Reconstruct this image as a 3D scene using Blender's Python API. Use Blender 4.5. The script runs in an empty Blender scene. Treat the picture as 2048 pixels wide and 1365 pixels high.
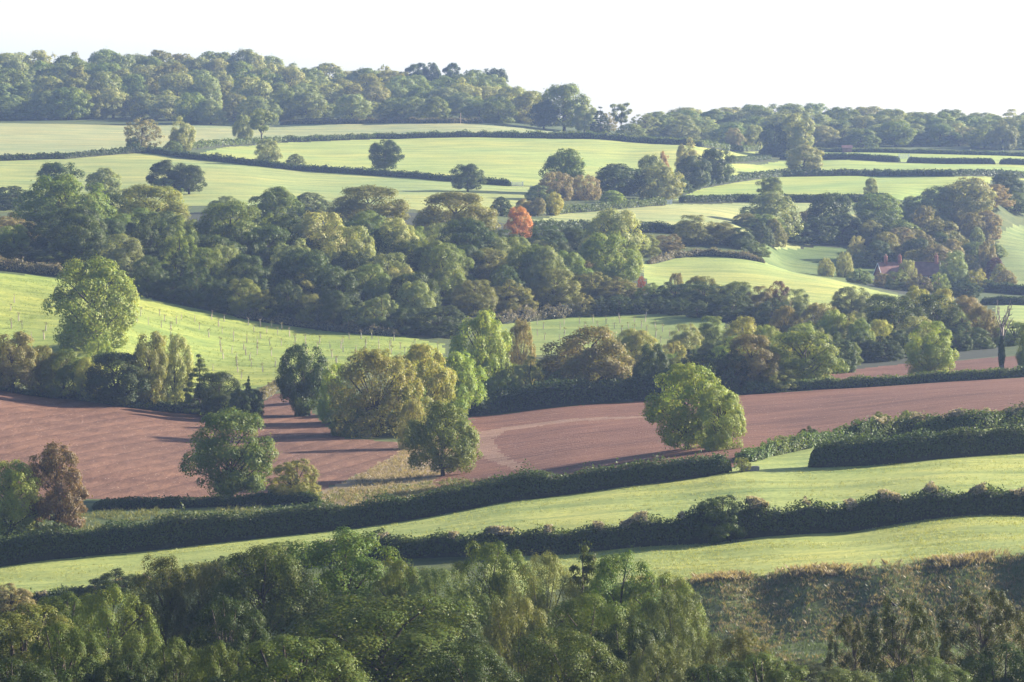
import bpy, math, random
import numpy as np
from mathutils import Vector

scene = bpy.context.scene
# ------------------------------------------------------------------ camera, sky, sun, exposure
cam_d = bpy.data.cameras.new('camera'); cam = bpy.data.objects.new('camera', cam_d)
scene.collection.objects.link(cam); scene.camera = cam
cam_d.sensor_width = 36.0; cam_d.lens = 135.0; cam_d.clip_start = 0.5; cam_d.clip_end = 6000
cam.location = (0, 0, 0); cam.rotation_euler = (math.radians(90-3.965), 0, 0)

SUN_EL, SUN_AZ = math.radians(20.0), math.radians(67.0)      # azimuth clockwise from +Y (straight ahead)
to_sun = Vector((math.sin(SUN_AZ)*math.cos(SUN_EL), math.cos(SUN_AZ)*math.cos(SUN_EL), math.sin(SUN_EL)))
world = bpy.data.worlds.new('World'); scene.world = world; world.use_nodes = True
_nt = world.node_tree; _bg = _nt.nodes['Background']
_sky = _nt.nodes.new('ShaderNodeTexSky'); _sky.sky_type = 'NISHITA'; _sky.sun_disc = False
_sky.sun_elevation = SUN_EL; _sky.sun_rotation = SUN_AZ; _sky.air_density = 0.58; _sky.dust_density = 1.0; _sky.ozone_density = 1.0
_nt.links.new(_sky.outputs[0], _bg.inputs[0]); _bg.inputs[1].default_value = 0.076
sun_d = bpy.data.lights.new('sun', 'SUN'); sun_d.energy = 5.0; sun_d.angle = math.radians(0.6); sun_d.color = (1.0, 0.92, 0.77)
sun = bpy.data.objects.new('sun', sun_d); scene.collection.objects.link(sun)
sun.rotation_euler = (-to_sun).to_track_quat('-Z', 'Y').to_euler(); sun.location = (300, 200, 200)
scene.view_settings.view_transform = 'Standard'; scene.view_settings.look = 'None'
scene.view_settings.exposure = 2.05; scene.view_settings.gamma = 1.0; scene.view_settings.use_curve_mapping = False
HAZE_DENSITY = 0.000082
scene.cycles.use_denoising = True
scene.cycles.max_bounces = 5; scene.cycles.diffuse_bounces = 1; scene.cycles.glossy_bounces = 1
scene.cycles.transmission_bounces = 3; scene.cycles.volume_bounces = 1; scene.cycles.transparent_max_bounces = 4
scene.cycles.sample_clamp_indirect = 4.0

# ------------------------------------------------------------------ lie of the land
F_PX, PITCH = 7680.0, math.radians(3.965)
CP, SP = math.cos(PITCH), math.sin(PITCH)
def ray(px, py):
    a, b = (px-1024.0)/F_PX, (682.5-py)/F_PX
    return np.array([a, CP+b*SP, -SP+b*CP])
def z_at(py, Y):
    d = ray(1024.0, py); return d[2]/d[1]*Y
def x_at(px, Y, z):
    return (px-1024.0)/F_PX*(Y*CP-z*SP)
def proj(X, Y, Z):
    zc = Y*CP-Z*SP
    return 1024+F_PX*X/zc, 682.5-F_PX*(Y*SP+Z*CP)/zc
# surveyed ground points: bearing, sight line, distance
CTRL = [
 # far ridge and hill fields
 (0,182,1700),(300,184,1700),(500,186,1700),(750,196,1690),(950,212,1650),(1080,238,1600),(1200,262,1570),(1350,268,1560),(1600,270,1600),(1850,274,1600),(2048,272,1600),
 (0,248,1420),(250,250,1430),(500,250,1440),(750,246,1440),(960,246,1430),(1100,262,1420),(1250,276,1400),
 (1450,292,1420),(1700,303,1420),(1900,306,1420),(2048,310,1420),
 (0,318,1170),(250,306,1200),(420,294,1260),(600,285,1320),(800,278,1340),(1000,275,1345),(1200,279,1335),(1400,294,1310),
 (150,370,1060),(500,360,1080),(600,342,1150),(800,355,1130),(1020,372,1110),(1000,320,1220),(700,310,1240),(1250,320,1250),
 (0,420,960),(300,412,970),(600,412,985),(900,400,1020),(1060,420,1000),(1200,412,1030),(1350,406,1060),
 (1500,326,1310),(1700,322,1330),(1900,328,1330),(2048,331,1330),
 (1400,376,1150),(1550,354,1230),(1750,353,1240),(2048,358,1230),
 (1400,407,1070),(1600,405,1080),(1800,402,1090),(1980,400,1090),
 (1100,462,920),(1300,460,940),(1500,470,960),
 # knoll right of centre and the cottage hollow
 (1290,530,880),(1400,511,900),(1530,526,895),(1660,556,880),(1800,592,860),(1440,585,800),(1600,600,800),(1330,572,800),
 (1560,530,960),(1640,498,1000),(1720,505,1000),(1700,560,940),(1820,572,930),(1950,560,950),(2040,580,930),(2030,450,1080),(2030,515,1000),(1900,470,1060),
 (2030,612,830),(2030,668,740),(1900,650,760),
 # mid wood floor
 (0,470,830),(150,480,810),(400,480,815),(700,470,840),(950,480,850),(1150,500,850),
 # plantation slope
 (-60,548,695),(0,546,700),(140,560,705),(280,592,705),(460,632,703),(640,660,700),(800,672,695),(890,690,685),(0,690,625),(200,705,618),(100,760,592),(350,790,590),(540,775,600),(700,745,620),(850,730,640),
 (1060,640,735),(1200,628,745),(1320,626,745),(1440,640,730),(1100,690,690),(1300,690,690),(1500,700,680),(1700,705,680),
 # plough land
 (-60,772,560),(0,780,560),(250,813,553),(520,838,545),(600,835,548),(700,850,535),(945,832,560),(1100,815,563),(1300,800,567),(1480,789,570),(1660,777,573),(1860,765,575),(2100,751,575),
 (1660,757,610),(1860,728,640),(2100,702,650),
 (0,990,440),(250,998,437),(450,1000,438),(640,985,442),(820,900,500),(900,960,450),(1200,905,462),(1450,880,458),(1600,880,448),(1900,820,470),(2100,800,475),
 (200,900,487),(1150,860,508),(1800,800,510),
 # near pastures
 (-80,1142,385),(0,1132,386),(300,1100,390),(640,1063,394),(1000,1005,399),(1250,972,402),(1455,945,405),(1618,935,408),(1800,925,409),(2110,907,412),
 (1520,915,420),(1650,886,432),(1800,872,440),(2110,845,446),
 (-80,1230,348),(120,1214,349),(400,1166,355),(700,1120,362),(1000,1110,358),(1150,1106,357),(1400,1086,358),(1700,1062,361),(2100,1031,364),
 (0,1180,365),(700,1085,380),(1400,1010,384),(1900,965,388),
 # bank below the near pasture
 (1000,1190,334),(1300,1162,333),(1500,1150,332),(1700,1136,331),(1900,1122,331),(2100,1104,332),
]
CZ = [(-60,300,-47.0),(300,300,-46.3),(700,300,-45.2),(1100,300,-44.6),(1500,302,-43.6),(1800,302,-42.9),(2100,302,-42.3),
      (-60,250,-42.0),(500,250,-42.0),(1000,250,-42.0),(1500,250,-41.5),(2100,250,-41.0),
      (-60,205,-37.5),(500,205,-37.5),(1000,205,-37.5),(1500,205,-37.5),(2100,205,-37.5),
      (0,2100,-20),(700,2100,-24),(1400,2100,-38),(2048,2100,-38),(0,3000,-40),(1000,3000,-45),(2048,3000,-45)]
_p = np.array([(a, math.log(d), z_at(b, d)) for a, b, d in CTRL] + [(a, math.log(d), z) for a, d, z in CZ])
_sc = np.array([1/500.0, 3.2])
_q = _p[:, :2]*_sc
def _k(r2): return 0.5*r2*np.log(np.maximum(r2, 1e-12))
def _fit():
    n = len(_q); d2 = ((_q[:, None]-_q[None])**2).sum(-1)
    A = np.zeros((n+3, n+3)); A[:n, :n] = _k(d2)+np.eye(n)*0.004
    P = np.c_[np.ones(n), _q]; A[:n, n:] = P; A[n:, :n] = P.T
    return np.linalg.solve(A, np.r_[_p[:, 2], np.zeros(3)])
_w = _fit()
def ground(X, Y):
    X = np.atleast_1d(np.asarray(X, float)); Y = np.atleast_1d(np.asarray(Y, float))
    Ye = np.clip(Y, 195, 3000)
    u = X/np.maximum(Y, 195)*F_PX+1024
    u = np.where(u < 0, -140*np.tanh(-u/140), u); u = np.where(u > 2048, 2048+140*np.tanh((u-2048)/140), u)
    q = np.stack([u, np.log(Ye)], -1)*_sc
    out = np.empty(len(q))
    for i in range(0, len(q), 20000):
        b = q[i:i+20000]
        d2 = (b[:, :1]-_q[:, 0])**2+(b[:, 1:]-_q[:, 1])**2
        out[i:i+20000] = _k(d2)@_w[:-3]+_w[-3]+b@_w[-2:]
    prof = np.interp(Y, [-80, -10, 4, 20, 50, 100, 150, 200], [-1.2, -1.5, -1.75, -4.5, -11, -19.5, -27.5, -36])
    t = np.clip((Y-160)/60, 0, 1); t = t*t*(3-2*t)
    z = prof*(1-t)+out*t
    # the steep bank below the near pasture
    fade = np.clip((X/np.maximum(Y, 195)*F_PX+1024-1080)/220, 0, 1); w = 330.3+0.8*np.sin(X*0.35)+0.5*np.sin(X*0.9+1)
    b = np.clip((w-Y)/16.0, 0, 1); r = np.clip((Y-262)/45, 0, 1); z -= fade*3.9*np.sin(b*np.pi/2)**1.15*r*r*(3-2*r)
    z += 0.05*np.sin(X*0.31+np.sin(Y*0.17)*2)*np.sin(Y*0.23+X*0.05)+0.10*np.clip(Y/600-0.3, 0, 2)*np.sin(X*0.05+1)*np.sin(Y*0.043+X*0.021)
    return z
def hit(px, py, y0=210.0, y1=2600.0):
    Y = np.exp(np.linspace(math.log(y0), math.log(y1), 1400))
    d = ray(px, py); X = d[0]/d[1]*Y; Z = d[2]/d[1]*Y
    g = ground(X, Y); below = np.nonzero(Z <= g)[0]
    if len(below) == 0: i = len(Y)-1; return np.array([X[i], Y[i], g[i]])
    i = below[0]
    if i == 0: return np.array([X[0], Y[0], g[0]])
    a = (Z[i-1]-g[i-1]); b = (Z[i]-g[i]); t = a/(a-b+1e-9)
    y = Y[i-1]+(Y[i]-Y[i-1])*t; x = d[0]/d[1]*y
    return np.array([x, y, ground(x, y)[0]])

# ------------------------------------------------------------------ helpers
C = scene.collection
def link(o, parent=None):
    C.objects.link(o)
    if parent is not None: o.parent = parent
    return o
def tag(o, label, cat, group=None):
    o['label'] = label; o['category'] = cat
    if group: o['group'] = group
    return o
def mesh_np(name, V, faces, mats, attrs=None, smooth=False, face_mat=None):
    """faces: (n,k) int array of equal sized polygons"""
    me = bpy.data.meshes.new(name); V = np.asarray(V, np.float32); faces = np.asarray(faces, np.int32)
    n, k = faces.shape
    me.vertices.add(len(V)); me.vertices.foreach_set('co', V.ravel())
    me.loops.add(n*k); me.loops.foreach_set('vertex_index', faces.ravel())
    me.polygons.add(n); me.polygons.foreach_set('loop_start', np.arange(0, n*k, k, dtype=np.int32))
    try: me.polygons.foreach_set('loop_total', np.full(n, k, np.int32))
    except Exception: pass
    if smooth: me.polygons.foreach_set('use_smooth', np.ones(n, bool))
    for m in (mats if isinstance(mats, (list, tuple)) else [mats]): me.materials.append(m)
    if face_mat is not None: me.polygons.foreach_set('material_index', np.asarray(face_mat, np.int32))
    me.update(calc_edges=True)
    for an, av in (attrs or {}).items():
        a = me.attributes.new(an, 'FLOAT', 'FACE'); a.data.foreach_set('value', np.asarray(av, np.float32))
    return me
def obj(name, me, parent=None, color=None):
    o = bpy.data.objects.new(name, me)
    if color is not None: o.color = (*color, 1)
    return link(o, parent)
def empty(name, loc):
    o = bpy.data.objects.new(name, None); o.location = loc; o.empty_display_size = 0.5
    return link(o)
class MB:
    """collects boxes, tubes and prisms into one small mesh"""
    def __init__(s): s.v = []; s.f = []
    def poly(s, pts, faces):
        b = len(s.v); s.v += [tuple(p) for p in pts]; s.f += [tuple(b+i for i in f) for f in faces]
    def box(s, x0, x1, y0, y1, z0, z1):
        s.poly([(x0,y0,z0),(x1,y0,z0),(x1,y1,z0),(x0,y1,z0),(x0,y0,z1),(x1,y0,z1),(x1,y1,z1),(x0,y1,z1)],
               [(0,3,2,1),(4,5,6,7),(0,1,5,4),(1,2,6,5),(2,3,7,6),(3,0,4,7)])
    def tube(s, pts, rad, n=6, cap=True):
        pts = [Vector(p) for p in pts]; b = len(s.v)
        for i, p in enumerate(pts):
            d = (pts[min(i+1, len(pts)-1)]-pts[max(i-1, 0)]).normalized()
            a = d.orthogonal().normalized(); c = d.cross(a)
            r = rad[i] if hasattr(rad, '__len__') else rad
            for k in range(n):
                t = 2*math.pi*k/n; q = p+(a*math.cos(t)+c*math.sin(t))*r; s.v.append(tuple(q))
        for i in range(len(pts)-1):
            for k in range(n):
                s.f.append((b+i*n+k, b+i*n+(k+1) % n, b+(i+1)*n+(k+1) % n, b+(i+1)*n+k))
        if cap:
            s.f.append(tuple(b+k for k in range(n))[::-1]); s.f.append(tuple(b+(len(pts)-1)*n+k for k in range(n)))
    def mesh(s, name, mat, smooth=False):
        me = bpy.data.meshes.new(name); me.from_pydata(s.v, [], s.f); me.materials.append(mat)
        if smooth: me.polygons.foreach_set('use_smooth', [True]*len(me.polygons))
        me.update(); return me

# ------------------------------------------------------------------ materials
def new_mat(name):
    m = bpy.data.materials.new(name); m.use_nodes = True; nt = m.node_tree; nt.nodes.clear()
    return m, nt, lambda t, **k: _node(nt, t, k)
def _node(nt, t, k):
    n = nt.nodes.new(t)
    for a, b in k.items(): setattr(n, a, b)
    return n
def ramp(nt, src, stops):
    r = nt.nodes.new('ShaderNodeValToRGB'); e = r.color_ramp.elements
    while len(e) < len(stops): e.new(0.5)
    for i, (p, c) in enumerate(stops): e[i].position = p; e[i].color = (*c, 1) if len(c) == 3 else c
    nt.links.new(src, r.inputs[0]); return r.outputs[0]
def mixc(nt, f, a, b, mode='MIX'):
    n = nt.nodes.new('ShaderNodeMix'); n.data_type = 'RGBA'; n.blend_type = mode; n.clamp_factor = True
    for s, v in ((n.inputs[0], f), (n.inputs[6], a), (n.inputs[7], b)):
        if hasattr(v, 'links'): nt.links.new(v, s)
        else: s.default_value = v if not isinstance(v, tuple) or len(v) == 4 else (*v, 1)
    return n.outputs[2]
def math_n(nt, op, a, b=0.0):
    n = nt.nodes.new('ShaderNodeMath'); n.operation = op
    for s, v in ((n.inputs[0], a), (n.inputs[1], b)):
        if hasattr(v, 'links'): nt.links.new(v, s)
        else: s.default_value = v
    return n.outputs[0]
def noise(nt, scale, detail=3.0, vec=None, rough=0.55):
    n = nt.nodes.new('ShaderNodeTexNoise'); n.inputs['Scale'].default_value = scale; n.inputs['Detail'].default_value = detail
    n.inputs['Roughness'].default_value = rough
    if vec is not None: nt.links.new(vec, n.inputs['Vector'])
    return n.outputs['Fac']
def wpos(nt, scale=(1, 1, 1), rotz=0.0):
    g = nt.nodes.new('ShaderNodeNewGeometry'); m = nt.nodes.new('ShaderNodeMapping')
    m.inputs['Scale'].default_value = scale; m.inputs['Rotation'].default_value = (0, 0, rotz)
    nt.links.new(g.outputs['Position'], m.inputs['Vector']); return m.outputs[0]
def bump(nt, h, strength, dist):
    b = nt.nodes.new('ShaderNodeBump'); b.inputs['Strength'].default_value = strength; b.inputs['Distance'].default_value = dist
    nt.links.new(h, b.inputs['Height']); return b.outputs[0]

def leaf_material(name, transl=0.38, gloss=0.25, objcol=True, base=None, var=0.38, hue=1.0):
    m, nt, N = new_mat(name); L = nt.links.new
    if objcol: col = N('ShaderNodeObjectInfo').outputs['Color']
    else:
        r = N('ShaderNodeRGB'); r.outputs[0].default_value = (*base, 1); col = r.outputs[0]
    a = N('ShaderNodeAttribute', attribute_name='var').outputs['Fac']; b = N('ShaderNodeAttribute', attribute_name='tint').outputs['Fac']
    h = N('ShaderNodeHueSaturation'); L(col, h.inputs['Color'])
    # leaf to leaf: lighter/darker, and a drift towards yellow-brown autumn leaves
    v = math_n(nt, 'ADD', math_n(nt, 'MULTIPLY', a, var*1.1), 1-var*0.5); L(v, h.inputs['Value'])
    hh = math_n(nt, 'ADD', math_n(nt, 'MULTIPLY', b, -0.045*hue), 0.512); L(hh, h.inputs['Hue'])
    col2 = h.outputs[0]
    p = N('ShaderNodeBsdfPrincipled'); L(col2, p.inputs['Base Color']); p.inputs['Roughness'].default_value = 0.5
    p.inputs['Specular IOR Level'].default_value = gloss
    t = N('ShaderNodeBsdfTranslucent'); L(mixc(nt, 1.0, col2, (1.25, 1.2, 0.55, 1), 'MULTIPLY'), t.inputs['Color'])
    mx = N('ShaderNodeMixShader'); mx.inputs[0].default_value = transl
    L(p.outputs[0], mx.inputs[1]); L(t.outputs[0], mx.inputs[2])
    o = N('ShaderNodeOutputMaterial'); L(mx.outputs[0], o.inputs['Surface']); return m
def plain_material(name, col, rough=0.9, nscale=3.0, amt=0.35, bumpd=0.0, objcol=False):
    m, nt, N = new_mat(name); L = nt.links.new
    tc = N('ShaderNodeTexCoord').outputs['Object']; f = noise(nt, nscale, 4, tc)
    if objcol: base = N('ShaderNodeObjectInfo').outputs['Color']
    else:
        r = N('ShaderNodeRGB'); r.outputs[0].default_value = (*col, 1); base = r.outputs[0]
    k = ramp(nt, f, [(0.25, (1-amt,)*3), (0.75, (1+amt*0.6,)*3)])
    p = N('ShaderNodeBsdfPrincipled'); L(mixc(nt, 1.0, base, k, 'MULTIPLY'), p.inputs['Base Color']); p.inputs['Roughness'].default_value = rough
    p.inputs['Specular IOR Level'].default_value = 0.15
    if bumpd: L(bump(nt, f, 1.0, bumpd), p.inputs['Normal'])
    o = N('ShaderNodeOutputMaterial'); L(p.outputs[0], o.inputs['Surface']); return m
def grass_material(name, streak_rot=0.15):
    m, nt, N = new_mat(name); L = nt.links.new
    col = N('ShaderNodeObjectInfo').outputs['Color']
    big = noise(nt, 0.022, 4, wpos(nt)); mid = noise(nt, 0.22, 5, wpos(nt, (0.35, 1, 1), streak_rot)); fine = noise(nt, 2.6, 5, wpos(nt, (0.6, 1, 1)), 0.7)
    lines = noise(nt, 0.9, 2, wpos(nt, (0.03, 0.55, 1), streak_rot))
    c = mixc(nt, ramp(nt, big, [(0.35, (0,)*3), (0.68, (1,)*3)]), col, mixc(nt, 1.0, col, (1.25, 1.05, 0.95, 1), 'MULTIPLY'))
    c = mixc(nt, 1.0, c, ramp(nt, mid, [(0.28, (0.68, 0.76, 0.76)), (0.52, (1.0, 1.0, 1.0)), (0.76, (1.25, 1.14, 1.05))]), 'MULTIPLY')
    c = mixc(nt, 1.0, c, ramp(nt, fine, [(0.30, (0.62, 0.70, 0.68)), (0.5, (1, 1, 1)), (0.72, (1.3, 1.22, 1.1))]), 'MULTIPLY')
    c = mixc(nt, 1.0, c, ramp(nt, lines, [(0.34, (0.74, 0.80, 0.78)), (0.50, (1.04, 1.03, 1.0))]), 'MULTIPLY')
    l2 = noise(nt, 0.30, 3, wpos(nt, (0.05, 0.5, 1), streak_rot-0.12))
    c = mixc(nt, 1.0, c, ramp(nt, l2, [(0.36, (0.86, 0.89, 0.86)), (0.5, (1.0, 1.0, 1.0)), (0.66, (1.08, 1.05, 1.0))]), 'MULTIPLY')
    blot = noise(nt, 0.08, 5, wpos(nt, (0.5, 1, 1), 0.6), 0.65)
    c = mixc(nt, ramp(nt, blot, [(0.60, (0, 0, 0)), (0.74, (0.55,)*3)]), c, mixc(nt, 1.0, c, (0.72, 0.82, 0.80, 1), 'MULTIPLY'))
    p = N('ShaderNodeBsdfPrincipled'); L(c, p.inputs['Base Color']); p.inputs['Roughness'].default_value = 0.85; p.inputs['Specular IOR Level'].default_value = 0.12
    L(bump(nt, math_n(nt, 'ADD', fine, math_n(nt, 'MULTIPLY', mid, 1.5)), 0.7, 0.22), p.inputs['Normal'])
    o = N('ShaderNodeOutputMaterial'); L(p.outputs[0], o.inputs['Surface']); return m
def soil_material(name, rot, furrow, bands):
    m, nt, N = new_mat(name); L = nt.links.new
    big = noise(nt, 0.03, 4, wpos(nt)); mid = noise(nt, 0.5, 6, wpos(nt, (0.25, 1, 1) if bands == 'Y' else (1, 0.3, 1), 0.0), 0.7); fine = noise(nt, 4.0, 5, wpos(nt), 0.7)
    w = N('ShaderNodeTexWave', wave_type='BANDS', bands_direction=bands); L(wpos(nt, (1, 1, 1), rot), w.inputs['Vector'])
    w.inputs['Scale'].default_value = furrow; w.inputs['Distortion'].default_value = 0.3; w.inputs['Detail'].default_value = 3; w.inputs['Detail Scale'].default_value = 0.4
    v = N('ShaderNodeTexVoronoi'); L(wpos(nt), v.inputs['Vector']); v.inputs['Scale'].default_value = 1.1
    col = N('ShaderNodeObjectInfo').outputs['Color']
    c = mixc(nt, ramp(nt, big, [(0.3, (0,)*3), (0.7, (1,)*3)]), col, mixc(nt, 1.0, col, (1.22, 1.18, 1.12, 1), 'MULTIPLY'))
    c = mixc(nt, 1.0, c, ramp(nt, mid, [(0.3, (0.72, 0.70, 0.70)), (0.55, (1,)*3), (0.75, (1.25, 1.24, 1.2))]), 'MULTIPLY')
    c = mixc(nt, 1.0, c, ramp(nt, fine, [(0.32, (0.62,)*3), (0.5, (1,)*3), (0.7, (1.3,)*3)]), 'MULTIPLY')
    c = mixc(nt, 1.0, c, ramp(nt, w.outputs['Fac'], [(0.0, (0.80, 0.78, 0.78)), (0.12, (1.01,)*3)]), 'MULTIPLY')
    damp = noise(nt, 0.09, 5, wpos(nt, (0.4, 1, 1), 0.3), 0.65)
    c = mixc(nt, 1.0, c, ramp(nt, damp, [(0.36, (0.78, 0.75, 0.76)), (0.52, (1,)*3), (0.70, (1.14, 1.13, 1.10))]), 'MULTIPLY')
    c = mixc(nt, ramp(nt, v.outputs['Distance'], [(0.05, (0.85,)*3), (0.10, (0, 0, 0))]), c, (0.62, 0.52, 0.46, 1))
    p = N('ShaderNodeBsdfPrincipled'); L(c, p.inputs['Base Color']); p.inputs['Roughness'].default_value = 0.95; p.inputs['Specular IOR Level'].default_value = 0.1
    L(bump(nt, math_n(nt, 'ADD', math_n(nt, 'ADD', fine, math_n(nt, 'MULTIPLY', mid, 1.6)), math_n(nt, 'MULTIPLY', w.outputs['Fac'], 0.6)), 0.9, 0.20), p.inputs['Normal'])
    o = N('ShaderNodeOutputMaterial'); L(p.outputs[0], o.inputs['Surface']); return m

M_LEAF = leaf_material('leaf', 0.38, 0.12, var=0.32); M_LEAF_GLOSSY = leaf_material('leaf_glossy', 0.26, 0.06, var=0.24)
M_BARK = plain_material('bark', (0.060, 0.048, 0.037), 0.95, 4.0, 0.4, 0.02); M_BARK_PALE = plain_material('dead_wood', (0.20, 0.165, 0.14), 0.9, 3.0, 0.3, 0.02)
M_CORE = plain_material('hedge_twigs', (0.030, 0.034, 0.020), 1.0, 5.0, 0.5, 0.05)
M_GRASS = grass_material('pasture_grass', 0.30); M_SOIL_R = soil_material('red_soil_right', -0.16, 0.105, 'Y'); M_SOIL_L = soil_material('red_soil_left', 0.294, 0.082, 'X')
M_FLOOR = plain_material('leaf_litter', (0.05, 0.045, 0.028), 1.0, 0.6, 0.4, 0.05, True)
M_BLADE = leaf_material('grass_blade', 0.35, 0.15, True, None, 0.6, 0.6)
M_TUBE = plain_material('tree_guard_plastic', (0.36, 0.32, 0.25), 0.7, 2.0, 0.2); M_STAKE = plain_material('stake_wood', (0.36, 0.27, 0.20), 0.9, 5.0, 0.3)
M_BRICK = plain_material('red_brick', (0.36, 0.15, 0.11), 0.9, 1.5, 0.3, 0.01); M_TILE = plain_material('clay_tile', (0.21, 0.115, 0.10), 0.85, 0.9, 0.35, 0.02)
M_PAINT = plain_material('white_paint', (0.75, 0.72, 0.68), 0.6, 2.0, 0.12); M_GLASS = plain_material('dark_pane', (0.03, 0.035, 0.04), 0.15, 1.0, 0.1)
M_STONE = plain_material('grey_stone', (0.20, 0.19, 0.19), 0.9, 4.0, 0.3, 0.02); M_STEEL = plain_material('galvanised_steel', (0.52, 0.51, 0.51), 0.45, 2.0, 0.15)
M_BIRD = plain_material('black_feathers', (0.012, 0.012, 0.014), 0.5, 6.0, 0.2)

# ------------------------------------------------------------------ the ground: one sheet, cut into fields along their hedges
def unproj(poly):
    poly = [((-520 if p[0] == -200 else 2570 if p[0] == 2200 else p[0]),)+tuple(p[1:]) for p in poly]     # fields run on past the view
    return np.array([hit(p[0], p[1])[:2] if len(p) == 2 else (x_at(p[0], p[2], -44), p[2]) for p in poly])
def inside(P, poly):
    x, y = P[:, 0], P[:, 1]; r = np.zeros(len(P), bool); n = len(poly)
    for i in range(n):
        (x1, y1), (x2, y2) = poly[i], poly[(i+1) % n]
        c = ((y1 > y) != (y2 > y)) & (x < (x2-x1)*(y-y1)/(y2-y1+1e-12)+x1); r ^= c
    return r
def build_ground():
    us = np.concatenate([np.linspace(-0.46, -0.195, 20)[:-1], np.linspace(-0.195, 0.195, 460), np.linspace(0.195, 0.46, 20)[1:]])
    ys = np.concatenate([np.linspace(-60, 200, 30)[:-1], np.exp(np.linspace(math.log(200), math.log(1750), 560)), np.linspace(1770, 3000, 30)])
    UU, YY = np.meshgrid(us, ys); base = np.where(YY > 200, YY, YY*200/260+60*200/260)   # fan that still has width round the viewpoint
    XX = UU*np.maximum(base, 20)
    Z = ground(XX.ravel(), YY.ravel()).reshape(XX.shape); V = np.stack([XX, YY, Z], -1).reshape(-1, 3)
    nc = len(us); i, j = np.meshgrid(np.arange(len(ys)-1), np.arange(nc-1), indexing='ij'); a = (i*nc+j).ravel()
    Q = np.stack([a, a+1, a+1+nc, a+nc], -1); ctr = V[Q].mean(1)[:, :2]
    rng = np.random.default_rng(3); jit = ctr+rng.normal(0, 0.25, ctr.shape)
    zone = np.zeros(len(Q), int)
    for k, (nm, mt, col, poly) in enumerate(FIELDS, 1): zone[inside(jit, unproj(poly))] = k
    def part(k, nm, mt, col):
        q = Q[zone == k]
        if len(q) == 0: return
        used, inv = np.unique(q, return_inverse=True)
        o = obj(nm, mesh_np(nm, V[used], inv.reshape(-1, 4), mt, smooth=True), None, col); o['kind'] = 'structure'
    part(0, 'rough_ground', M_GRASS, (0.060, 0.080, 0.030))
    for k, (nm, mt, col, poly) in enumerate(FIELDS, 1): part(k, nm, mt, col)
G_NEAR = (0.218, 0.264, 0.084); G_MID = (0.205, 0.25, 0.08); G_FAR = (0.215, 0.275, 0.076); G_STRAW = (0.205, 0.245, 0.086); RED = (0.134, 0.067, 0.046)
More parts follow.
